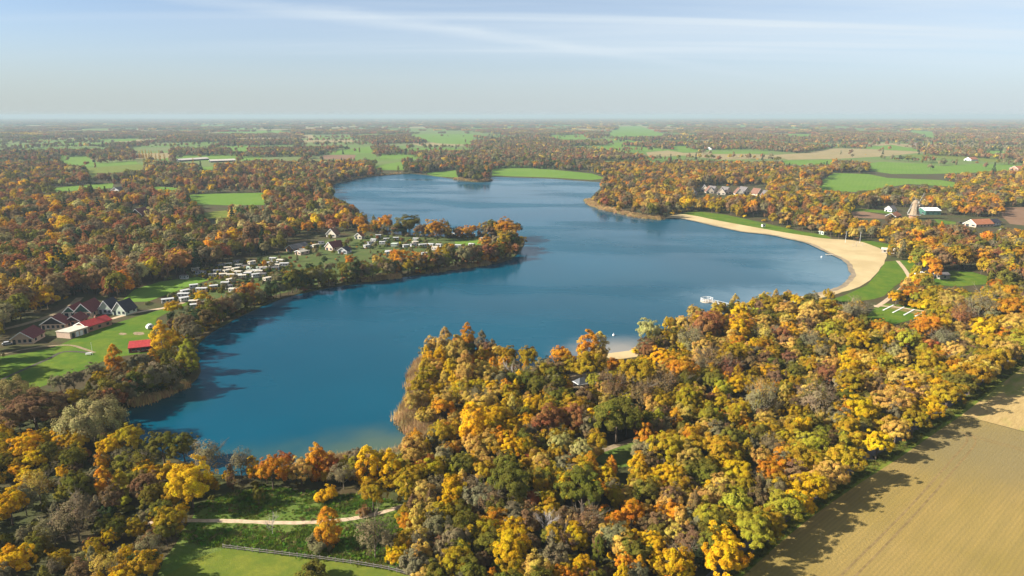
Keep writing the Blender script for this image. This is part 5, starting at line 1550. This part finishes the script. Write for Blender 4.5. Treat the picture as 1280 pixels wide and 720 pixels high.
# sheds and kiosks near the beach
for x0, y0, x1, y1, z, hw, ev, roof, wall, lab in [
        (1103, 309.5, 1119, 311, 3.4, 2.6, 2.5, M_FELT, M_WOOD, 'wooden beach kiosk with pale roof at the back of the sand'),
        (1122, 310.5, 1129, 311.5, 3.2, 2.2, 2.4, M_GREYT, M_WHITE, 'white hut right of the beach kiosk'),
        (1150, 336.5, 1160, 335, 4.0, 3.2, 2.5, M_NAVY, M_WHITE, 'dark roofed hut behind the beach lawn'),
        (1172, 341, 1184, 340.5, 3.6, 2.6, 2.4, M_GREYT, M_WOOD, 'grey hut at the edge of the picnic lawn'),
        (1027, 288.6, 1032, 288.2, 3.2, 2.4, 2.4, M_LGREEN, M_LGREEN, 'pale green changing hut under the beach trees')]:
    p0, p1 = at(x0, y0, z), at(x1, y1, z)
    gable_house('beach_hut', lab, 'hut', p0, p1, hw, ev, z, roof, wall, M_WHITE, None, 2, group='huts near the beach')

# ------------------------------------------------------------------ caravans
CARA = []          # pixel x, y of the body, width in px, colour
for ox, oy, s, row, txt in [
        (180, 320, .125, 'lower rows', "240 445 170 W;400 390 140 W;580 335 150 W;500 300 90 W;700 308 130 W;815 275 110 W;870 240 120 C;895 340 110 C;690 190 120 B;735 152 90 W;840 122 95 B;950 92 110 C;1080 62 110 C;1090 122 165 G;945 163 110 C;870 193 110 C;985 203 90 C;1040 178 70 W;1120 190 60 W;1245 72 90 W;1150 160 80 C;1235 228 110 B;1210 122 100 N;765 92 90 N;570 162 130 N;405 208 100 N;415 355 60 W;930 52 100 N;600 475 80 C;500 462 70 B"),
        (340, 270, .125, 'middle', "30 468 70 W;125 480 140 W;40 522 60 N;950 296 80 W;1145 228 50 W;1240 218 50 W;1235 278 70 W;1165 362 60 W;440 290 50 C;372 306 40 W;1020 235 50 W"),
        (480, 260, .1406, 'upper', "285 272 36 W;345 326 90 W;418 322 50 W;195 332 44 W;262 322 66 N;370 402 110 W;610 228 54 W;690 230 54 W;785 234 72 C;885 237 44 W;570 238 56 C;660 332 50 W;780 322 40 W;490 326 50 W;90 322 50 G;460 350 60 C;40 385 46 W")]:
    for it in txt.split(';'):
        x, y, w, c = it.split(); CARA.append((ox + float(x) * s, oy + float(y) * s, float(w) * s, c, row))


def caravan_meshes(L):
    """static caravan: body, shallow bowed roof, windows, door, skirt"""
    D, h = 2.9, 2.35
    b = MB()
    prof = [(-D / 2, .45), (D / 2, .45), (D / 2, h - .12), (D / 2 - .12, h), (-D / 2 + .12, h), (-D / 2, h - .12)]
    b.prism(prof, 'x', -L / 2, L / 2)
    r = MB().prism([(-D / 2 - .12, h + .01), (D / 2 + .12, h + .01), (D / 2 + .1, h + .12), (0, h + .34), (-D / 2 - .1, h + .12)], 'x', -L / 2 - .15, L / 2 + .15)
    wl_ = []
    for k in range(3):
        x = -L / 2 + L * (.1 + .3 * k)
        wl_.append(MB().box(x, x + L * .17, -D / 2 - .05, -D / 2 - .004, 1.25, 2.1))
    dr = MB().box(L * .29 - L / 2 + .1, L * .29 - L / 2 + .9, -D / 2 - .06, -D / 2 - .006, .5, 2.3)
    sk = MB().box(-L / 2 + .1, L / 2 - .1, -D / 2 + .1, D / 2 - .1, -.05, .45)
    en = MB().box(L / 2 + .004, L / 2 + .05, -.8, .8, 1.25, 2.1)
    en2 = MB().box(-L / 2 - .05, -L / 2 - .004, -.8, .8, 1.25, 2.1)
    return b, r, wl_, dr, sk, en, en2


CSET = {}
for Lc in (4.5, 6.0, 8.0, 10.0):
    b, r, w3, dr, sk, en, en2 = caravan_meshes(Lc)
    CSET[Lc] = dict(b=b, r=r.v and r, w=[k.mesh('window', M_GLASS) for k in w3], d=dr.mesh('door', M_GREYP), s=sk.mesh('skirt', M_WOOD), e=[en.mesh('window', M_GLASS), en2.mesh('window', M_GLASS)])
CBM, CRM = {}, {}
CW = {'W': (plain('caravan_white', (0.40, 0.39, 0.365), .6, .1, 1.0), plain('caravan_roof', (0.40, 0.39, 0.37), .7, .15, 1.0), 'white'), 'C': (M_CREAM, M_CREAM, 'cream'), 'B': (M_BEIGE, M_FELT, 'beige'), 'G': (M_LGREEN, M_LGREEN, 'pale green'), 'N': (M_GREYP, M_GREYT, 'grey')}
for x, y, w, c, row in list(CARA):
    if random.random() < .5: CARA.append((x + random.uniform(-9, 9), y + random.choice([-4.5, 4.5]) + random.uniform(-1, 1), min(w, 13) * random.uniform(.6, .9), random.choice('WWCCBN'), row))
CARA.sort(key=lambda t: (t[4], t[0]))
cnt = {}
for x, y, w, c, row in CARA: cnt[(row, c)] = cnt.get((row, c), 0) + 1
seen = {}
for x, y, w, c, row in CARA:
    X, Y = at(x, y + 3)
    wm = w / ppm(X, Y)
    Lc = min(CSET, key=lambda k: abs(k - wm * .68))
    bm_, rm_, cw = CW[c]
    seen[(row, c)] = seen.get((row, c), 0) + 1
    k = seen[(row, c)]
    word = {'lower rows': 'in the rows behind the left shore trees', 'middle': 'by the brick cottages', 'upper': 'on the outer camp peninsula'}[row]
    lab = '%s caravan %s, %s' % (cw, word, OW[k - 1] + ' ' + cw + ' from left' if cnt[(row, c)] > 1 else 'the only %s one' % cw)
    face = math.atan2(Y, X) - math.pi / 2               # long side turned roughly to the lake
    e = empty('caravan', (X, Y, .05), face + math.radians(random.choice([-34, -22, -12, 0, 16, 28]) + random.uniform(-5, 5)), label=lab, category='caravan', group='caravans on the camp site')
    kb = (Lc, c)
    if kb not in CBM:
        CBM[kb] = CSET[Lc]['b'].mesh('body', bm_); CRM[kb] = CSET[Lc]['r'].mesh('roof', rm_)
    meshobj('body', CBM[kb], e); meshobj('roof', CRM[kb], e); meshobj('door', CSET[Lc]['d'], e); meshobj('skirt', CSET[Lc]['s'], e)
    for q in CSET[Lc]['w'] + CSET[Lc]['e']: meshobj('window', q, e)
# clipped hedges between the pitches
hx, hy, hr = [], [], []
for x, y, w, c, row in CARA:
    X, Y = at(x, y + 3)
    for k in range(11):
        a = random.uniform(0, 6.283); r = random.uniform(3.6, 11)
        hx.append(X + math.cos(a) * r); hy.append(Y + math.sin(a) * r * .8)
hx, hy = np.array(hx), np.array(hy)
m = ~in_lake(hx, hy, 2) & ~blocked(hx, hy, np.full(len(hx), 1.2), (0, .8))
hx, hy = hx[m], hy[m]; n = len(hx)
hp = RNG.uniform(0, 1, n)
sc_ = np.stack([RNG.uniform(.3, .7, n), RNG.uniform(.3, .7, n), RNG.uniform(.35, 1.0, n)], 1)
scatter('camp_hedges', 'wood_b', np.stack([hx, hy, np.zeros(n)], 1), sc_, RNG.uniform(0, 6.283, n), paint(hx, hy, 'mid_c') * np.array([.9, 1.15, .9]), 7 + RNG.integers(0, 2, n), 'garden hedges and bushes between the caravans', 'hedges')

# ------------------------------------------------------------------ windmill
X, Y = at(1142, 273.5)
e = empty('windmill', (X, Y, 0), math.radians(18), label='thatched windmill with four lattice sails above the orange trees', category='windmill')
e.scale = (.86, .86, .9)


def ring(r, z, n=8, ph=.39): return [(math.cos(ph + 2 * math.pi * i / n) * r, math.sin(ph + 2 * math.pi * i / n) * r, z) for i in range(n)]


def loft(rings, cap=True):
    n = len(rings[0]); v = [p for r in rings for p in r]; f = []
    for k in range(len(rings) - 1):
        f += [(k * n + i, k * n + (i + 1) % n, (k + 1) * n + (i + 1) % n, (k + 1) * n + i) for i in range(n)]
    if cap: f += [tuple(range(n - 1, -1, -1)), tuple(range((len(rings) - 1) * n, len(rings) * n))]
    return MB().add(v, f)


loft([ring(5.6, -.2), ring(5.4, 4.0)]).build('brick_base', M_BRICK, e)
loft([ring(5.3, 4.05), ring(4.2, 9.0), ring(3.4, 14.5), ring(3.1, 17.0)]).build('thatched_body', M_THATCH, e)
st = loft([ring(7.0, 4.4, 16, 0), ring(7.0, 4.6, 16, 0)]).build('gallery', M_WOOD, e)
for i in range(16):
    a = 2 * math.pi * i / 16; MB().box(-.07, .07, -.07, .07, 4.6, 5.6)
    MB().tube((math.cos(a) * 6.8, math.sin(a) * 6.8, 4.6), (math.cos(a) * 6.8, math.sin(a) * 6.8, 5.6), .08, n=4).build('rail_post', M_WHITE, st)
cap = loft([ring(3.5, 17.05, 12), ring(3.4, 18.2, 12), ring(2.4, 20.0, 12), ring(.5, 21.2, 12)]).build('cap', M_THATCH, e)
MB().box(-.5, .5, -5.72, -5.55, 0, 2.2).build('door', M_GREENB, e)
for z, r in ((8.0, 4.45), (12.5, 3.75)):
    MB().box(-.4, .4, -r - .02, -r + .25, z, z + 1.2).build('window', M_GLASS, e)
MB().tube((0, -2.5, 18.6), (0, -4.6, 18.9), .35, .3, 8).build('windshaft', M_WHITE, e)
for k in range(4):
    a = math.radians(28 + 90 * k)
    ux, uz = math.sin(a), math.cos(a); vx, vz = math.cos(a), -math.sin(a)
    P = lambda l, w_: (ux * l + vx * w_, -4.5, 18.85 + uz * l + vz * w_)
    sail = MB().tube(P(0, 0), P(11.5, 0), .22, .12, 5).build('sail', M_CREAM, e)
    lat = MB()
    for j in range(11): lat.tube(P(1.8 + .95 * j, -.3), P(1.8 + .95 * j, 1.9), .07, n=4)
    for w_ in (.6, 1.25, 1.9): lat.tube(P(1.8, w_), P(11.3, w_), .06, n=4)
    lat.build('lattice', M_CREAM, sail)
for s in (-1, 1):
    MB().tube((s * 1.5, 3.0, 18.0), (s * .2, 9.5, 5.0), .16, n=5).build('tail_pole', M_WHITE, e)

# ------------------------------------------------------------------ swimming platform
X, Y = at(883.5, 376.2)
e = empty('swimming_platform', (X, Y, WATER_Z), 0, label='white railed round swimming platform floating off the wood', category='platform')
e.scale = (.68, .68, .8)
loft([ring(5.0, -.3, 20, 0), ring(5.2, .5, 20, 0)]).build('float', M_BEIGE, e)
loft([ring(5.0, .51, 20, 0), ring(5.0, .62, 20, 0)]).build('deck', M_WOOD, e)
for k in range(14):
    a = 2 * math.pi * (k + .5) / 14
    if abs(a - 5.9) < .3: continue
    MB().tube((math.cos(a) * 4.8, math.sin(a) * 4.8, .6), (math.cos(a) * 4.8, math.sin(a) * 4.8, 2.6), .12, n=5).build('rail_post', M_WHITE, e)
for z in (1.5, 2.55):
    rb = MB()
    for k in range(28):
        a, b = 2 * math.pi * k / 28, 2 * math.pi * (k + 1) / 28
        rb.tube((math.cos(a) * 4.8, math.sin(a) * 4.8, z), (math.cos(b) * 4.8, math.sin(b) * 4.8, z), .12, n=4)
    rb.build('guard_rail', M_WHITE, e)
for k in range(3):
    a = 2.1 * k
    MB().box(math.cos(a) * 2.2 - .7, math.cos(a) * 2.2 + .7, math.sin(a) * 2.2 - .25, math.sin(a) * 2.2 + .25, .62, 1.1).build('bench', M_BEIGE, e)
p0, p1 = (X, Y), at(914, 383)
d = Vector((p1[0] - p0[0], p1[1] - p0[1])); L = d.length
g = empty('gangway', (X, Y, WATER_Z), math.atan2(d.y, d.x), label='thin gangway from the wooded bank to the swimming platform', category='gangway')
for k in range(int((L - 3.6) / 1.2)):
    MB().box(3.6 + k * 1.2, 3.6 + k * 1.2 + 1.1, -.9, .9, .45, .58).build('plank', M_CREAM, g)
for s in (-1, 1):
    MB().tube((3.7, s * .9, 1.5), (L, s * .9, 1.5), .07, n=4).build('hand_rail', M_WHITE, g)
    for k in range(6):
        x = 3.9 + (L - 4.4) * k / 5
        MB().tube((x, s * .9, -1.0), (x, s * .9, 1.5), .07, n=4).build('rail_post', M_WHITE, g)

# ------------------------------------------------------------------ post and rail fence
FP = smooth([at(*p) for p in [(279, 685.4), (300, 688), (330, 691.6), (380, 697.6), (430, 704), (480, 712), (515, 720.5)]], 8, False)
fe = empty('wooden_fence', (FP[0][0], FP[0][1], 0), 0, label='weathered post and rail fence between rough meadow and pasture', category='fence')
seg = [0.0]
for a, b in zip(FP, FP[1:]): seg.append(seg[-1] + math.dist(a, b))
posts = []
t = 0.0
while t < seg[-1]:
    i = max(j for j in range(len(seg)) if seg[j] <= t)
    i = min(i, len(FP) - 2)
    f = (t - seg[i]) / max(seg[i + 1] - seg[i], 1e-6)
    posts.append((FP[i][0] + (FP[i + 1][0] - FP[i][0]) * f - FP[0][0], FP[i][1] + (FP[i + 1][1] - FP[i][1]) * f - FP[0][1]))
    t += 1.9
M_FENCE = plain('fence_wood', (0.17, 0.15, 0.125), .9, .3, 2.0)
pm_ = MB().box(-.09, .09, -.09, .09, -.3, 1.25).mesh('post', M_FENCE)
for i, (x, y) in enumerate(posts):
    o = meshobj('post', pm_, fe); o.location = (x, y, 0); o.rotation_euler = (random.uniform(-.05, .05), random.uniform(-.05, .05), random.uniform(-.2, .2))
    if i:
        x0, y0 = posts[i - 1]
        for z in (.55, 1.05):
            d = Vector((x - x0, y - y0)); nn = Vector((d.y, -d.x)).normalized() * .12
            MB().tube((x0 + nn.x - d.x * .03, y0 + nn.y - d.y * .03, z + random.uniform(-.05, .05)), (x + nn.x, y + nn.y, z + random.uniform(-.05, .05)), .075, .065, 5).build('rail', M_FENCE, fe)

# ------------------------------------------------------------------ shelter in the glade, plot borders, small things
X, Y = at(727, 484)
e = empty('shelter', (X, Y, 0), .5, label='small open shelter with grey hipped roof in the glade by the small beach', category='shelter')
MB().add([(-2.6, -2.2, 2.2), (2.6, -2.2, 2.2), (2.6, 2.2, 2.2), (-2.6, 2.2, 2.2), (-.9, 0, 4.0), (.9, 0, 4.0)], [(0, 1, 5, 4), (1, 2, 5), (2, 3, 4, 5), (3, 0, 4), (3, 2, 1, 0)]).build('roof', plain('grey_felt', (.075, .08, .085), .8, .12, 1.0), e)
for a, b in (((-2.7, -2.3), (2.7, -2.3)), ((2.7, -2.3), (2.7, 2.3)), ((2.7, 2.3), (-2.7, 2.3)), ((-2.7, 2.3), (-2.7, -2.3))):
    MB().tube((*a, 2.15), (*b, 2.15), .13, n=4).build('fascia', M_WHITE, e)
for x in (-2.3, 2.3):
    for y in (-1.9, 1.9): MB().tube((x, y, -.2), (x, y, 2.2), .1, n=5).build('post', M_WOOD, e)
# white kerbs and brown beds of the marked plots
PLOT = [((1104, 388), (1117, 381.5)), ((1116, 391), (1130, 384)), ((1130, 394), (1143, 387)), ((1144, 395.5), (1152, 391.5))]
for i, (a, b) in enumerate(PLOT):
    A, B = at(*a), at(*b); d = Vector((B[0] - A[0], B[1] - A[1]))
    o = MB().box(0, d.length, -.35, .35, -.05, .18).build('kerb_stone', M_WHITE, None)
    o.location = (*A, .05); o.rotation_euler.z = math.atan2(d.y, d.x)
    o['label'] = 'white kerb line across the marked plots, %s from left' % OW[i]; o['category'] = 'kerb'; o['group'] = 'white lines on the plots'
for i in range(3):
    (a, b), (c, d) = PLOT[i], PLOT[i + 1]
    mid = lambda p, q, t: (p[0] + (q[0] - p[0]) * t, p[1] + (q[1] - p[1]) * t)
    sheet('plot_bed', [mid(mid(a, b, .45), mid(c, d, .45), .12), mid(mid(a, b, .45), mid(c, d, .45), .88), mid(mid(a, b, .97), mid(c, d, .97), .88), mid(mid(a, b, .97), mid(c, d, .97), .12)], .075, plain('plot_turf', (.16, .13, .04), .95, .2, .5, .1, obj=False))

# vehicles: small cars by the mill farm and at the beach hut
def car(px, py, ang, paint_, lab):
    X, Y = at(px, py)
    e = empty('car', (X, Y, .02), ang, label=lab, category='car', group='parked cars')
    MB().prism([(-2.1, .35), (2.1, .35), (2.15, .75), (1.2, .95), (-2.0, 1.0), (-2.15, .7)], 'y', -.85, .85).build('body', paint_, e)
    c_ = MB().prism([(-1.75, .98), (1.15, .96), (.55, 1.48), (-1.35, 1.48)], 'y', -.76, .76).build('cabin', M_GLASS, e)
    MB().prism([(-1.36, 1.49), (.56, 1.49), (.45, 1.54), (-1.25, 1.54)], 'y', -.74, .74).build('roof', paint_, c_)
    for x in (-1.35, 1.35):
        for s in (-1, 1): MB().tube((x, s * .72, .33), (x, s * .9, .33), .33, n=10).build('wheel', M_DARKW, e)


car(1252, 288.3, .2, M_WHITE, 'white car parked in front of the orange farmhouse')
car(1259, 288.6, .4, M_WHITE, 'second white car right of it in front of the orange farmhouse')
car(1200, 279.3, .3, M_DARKW, 'dark car parked left of the orange farmhouse')
car(1206, 280, .3, M_GREYP, 'grey car parked left of the orange farmhouse')
car(1143, 317.2, .5, M_WHITE, 'white car parked under the trees behind the beach kiosk')
car(10, 431, .6, M_GREYP, 'grey car beside the lowest bungalow')

# white trailer on the village lawn, picnic table, flag pole, buoys, log jetty
X, Y = at(188, 411)
e = empty('camping_trailer', (X, Y, .05), .9, label='small white teardrop trailer at the top right of the lawn', category='trailer')
prof = [(-1.6, .4), (1.5, .4), (1.75, .9), (1.5, 1.6), (.8, 2.25), (-.3, 2.4), (-1.3, 1.9), (-1.75, 1.1)]
MB().prism(prof, 'y', -.95, .95).build('body', M_WHITE, e)
MB().box(-.5, .3, -.99, -.952, 1.1, 1.7).build('window', M_GLASS, e)
for s in (-1, 1): MB().tube((0, s * .85, .33), (0, s * 1.05, .33), .33, n=10).build('wheel', M_DARKW, e)
MB().tube((1.6, 0, .45), (2.7, 0, .4), .06, n=5).build('drawbar', M_GREYP, e)
X, Y = at(111, 443.5)
e = empty('picnic_table', (X, Y, .05), .3, label='white picnic table at the end of the lawn path', category='table')
MB().box(-1.1, 1.1, -.45, .45, .72, .8).build('table_top', M_WHITE, e)
for s in (-1, 1):
    MB().box(-1.1, 1.1, s * .85 - .15, s * .85 + .15, .42, .48).build('bench_seat', M_WHITE, e)
    MB().prism([(-.9, 0), (-.75, 0), (-.25, .72), (-.4, .72)], 'x', s * .8 - .05, s * .8 + .05).build('leg', M_WOOD, e)
    MB().prism([(.9, 0), (.75, 0), (.25, .72), (.4, .72)], 'x', s * .8 - .05, s * .8 + .05).build('leg', M_WOOD, e)
    MB().box(s * .8 - .04, s * .8 + .04, -.95, .95, .36, .42).build('cross_beam', M_WOOD, e)
X, Y = at(116, 444)
e = empty('flag_pole', (X, Y, 0), 0, label='thin white pole standing beside the picnic table', category='pole')
MB().tube((0, 0, -.2), (0, 0, 5.6), .07, .04, 7).build('shaft', M_WHITE, e); MB().tube((0, 0, 5.6), (0, 0, 5.75), .09, .06, 7).build('finial', M_WHITE, e)
for i, (x, y) in enumerate([(1027, 321), (756, 421.5), (767, 418.5)]):
    X, Y = at(x, y)
    e = empty('buoy', (X, Y, WATER_Z), 0, label=['white buoy off the great beach', 'left white buoy off the small beach', 'right white buoy off the small beach'][i], category='buoy', group='swimming buoys')
    loft([ring(.35, -.3, 10), ring(.6, .05, 10), ring(.55, .5, 10), ring(.2, .8, 10)]).build('float', M_WHITE, e); MB().tube((0, 0, .8), (0, 0, 1.4), .06, n=5).build('mast', M_WHITE, e)
p0, p1 = at(1032, 318.3), at(1043, 318.6)
d = Vector((p1[0] - p0[0], p1[1] - p0[1]))
e = empty('plank_jetty', (*p0, WATER_Z), math.atan2(d.y, d.x), label='short plank jetty at the edge of the great beach', category='jetty')
for k in range(int(d.length / .7)): MB().box(k * .7, k * .7 + .62, -.8, .8, .5, .6).build('plank', M_CREAM, e)
for k in range(4):
    for s in (-1, 1): MB().tube((.4 + k * d.length / 4.2, s * .7, -1.2), (.4 + k * d.length / 4.2, s * .7, .8), .1, n=5).build('pile', M_WOOD, e)
X, Y = at(954, 284.5)
e = empty('lifeguard_cabin', (X, Y, .05), .2, label='small white lifeguard cabin on the narrow sand', category='cabin')
MB().box(-1.4, 1.4, -1.1, 1.1, .9, 3.0).build('cabin_wall', M_WHITE, e); MB().prism([(-1.4, 3.01), (1.4, 3.01), (1.3, 3.25), (0, 3.5), (-1.3, 3.25)], 'x', -1.7, 1.7).build('roof', M_GREYT, e)
for x in (-1.2, 1.2):
    for y in (-.9, .9): MB().tube((x, y, 0), (x, y, .9), .12, n=5).build('leg', M_WOOD, e)
MB().box(-.8, .8, -1.16, -1.104, 1.6, 2.5).build('window', M_GLASS, e)
for i, (x, y) in enumerate([(1068, 308.5), (1071, 305), (1078, 307.5)]):
    X, Y = at(x, y)
    e = empty('play_frame', (X, Y, .05), i * .7, label=['low wooden play frame on the sand, nearest the water', 'wooden play frame on the sand, furthest back', 'wooden play frame on the sand, right of the others'][i], category='play frame', group='play frames on the beach')
    for s in (-1.4, 1.4):
        for t_ in (-.8, .8): MB().tube((s, t_, -.1), (s, 0, 2.2), .1, n=5).build('leg', M_WOOD, e)
    MB().tube((-1.6, 0, 2.2), (1.6, 0, 2.2), .1, n=5).build('top_beam', M_WOOD, e)
# tall lamp posts at the back of the beach
for i, (x, y) in enumerate([(1056.5, 303.5), (1074.5, 304)]):
    X, Y = at(x, y)
    e = empty('mast', (X, Y, 0), 0, label='slim pale mast at the back of the beach, ' + ('left one' if i == 0 else 'right one'), category='mast', group='masts on the beach')
    MB().tube((0, 0, -.2), (0, 0, 9.0), .12, .07, 7).build('shaft', M_WHITE, e); MB().box(-.5, .5, -.2, .2, 8.8, 9.05).build('lamp_head', M_GREYP, e)

# ------------------------------------------------------------------ haze
hv = [(-70000, -2500, -6), (70000, -2500, -6), (70000, 80000, -6), (-70000, 80000, -6), (-70000, -2500, 112), (70000, -2500, 112), (70000, 80000, 112), (-70000, 80000, 112)]
hm = bpy.data.materials.new('haze'); hm.use_nodes = True
hn = hm.node_tree.nodes; hn.clear()
ho = hn.new('ShaderNodeOutputMaterial'); hvn = hn.new('ShaderNodeVolumePrincipled')
hvn.inputs['Color'].default_value = (0.365, 0.45, 0.52, 1)
hvn.inputs['Density'].default_value = 1.1e-4
hvn.inputs['Anisotropy'].default_value = 0.0
hm.node_tree.links.new(hvn.outputs[0], ho.inputs['Volume'])
mb = MB(); mb.box(-70000, 70000, -2500, 80000, -6, 112)
hz_ = mb.build('haze', hm); hz_['kind'] = 'stuff'; hz_['label'] = 'pale blue haze lying over the far country'
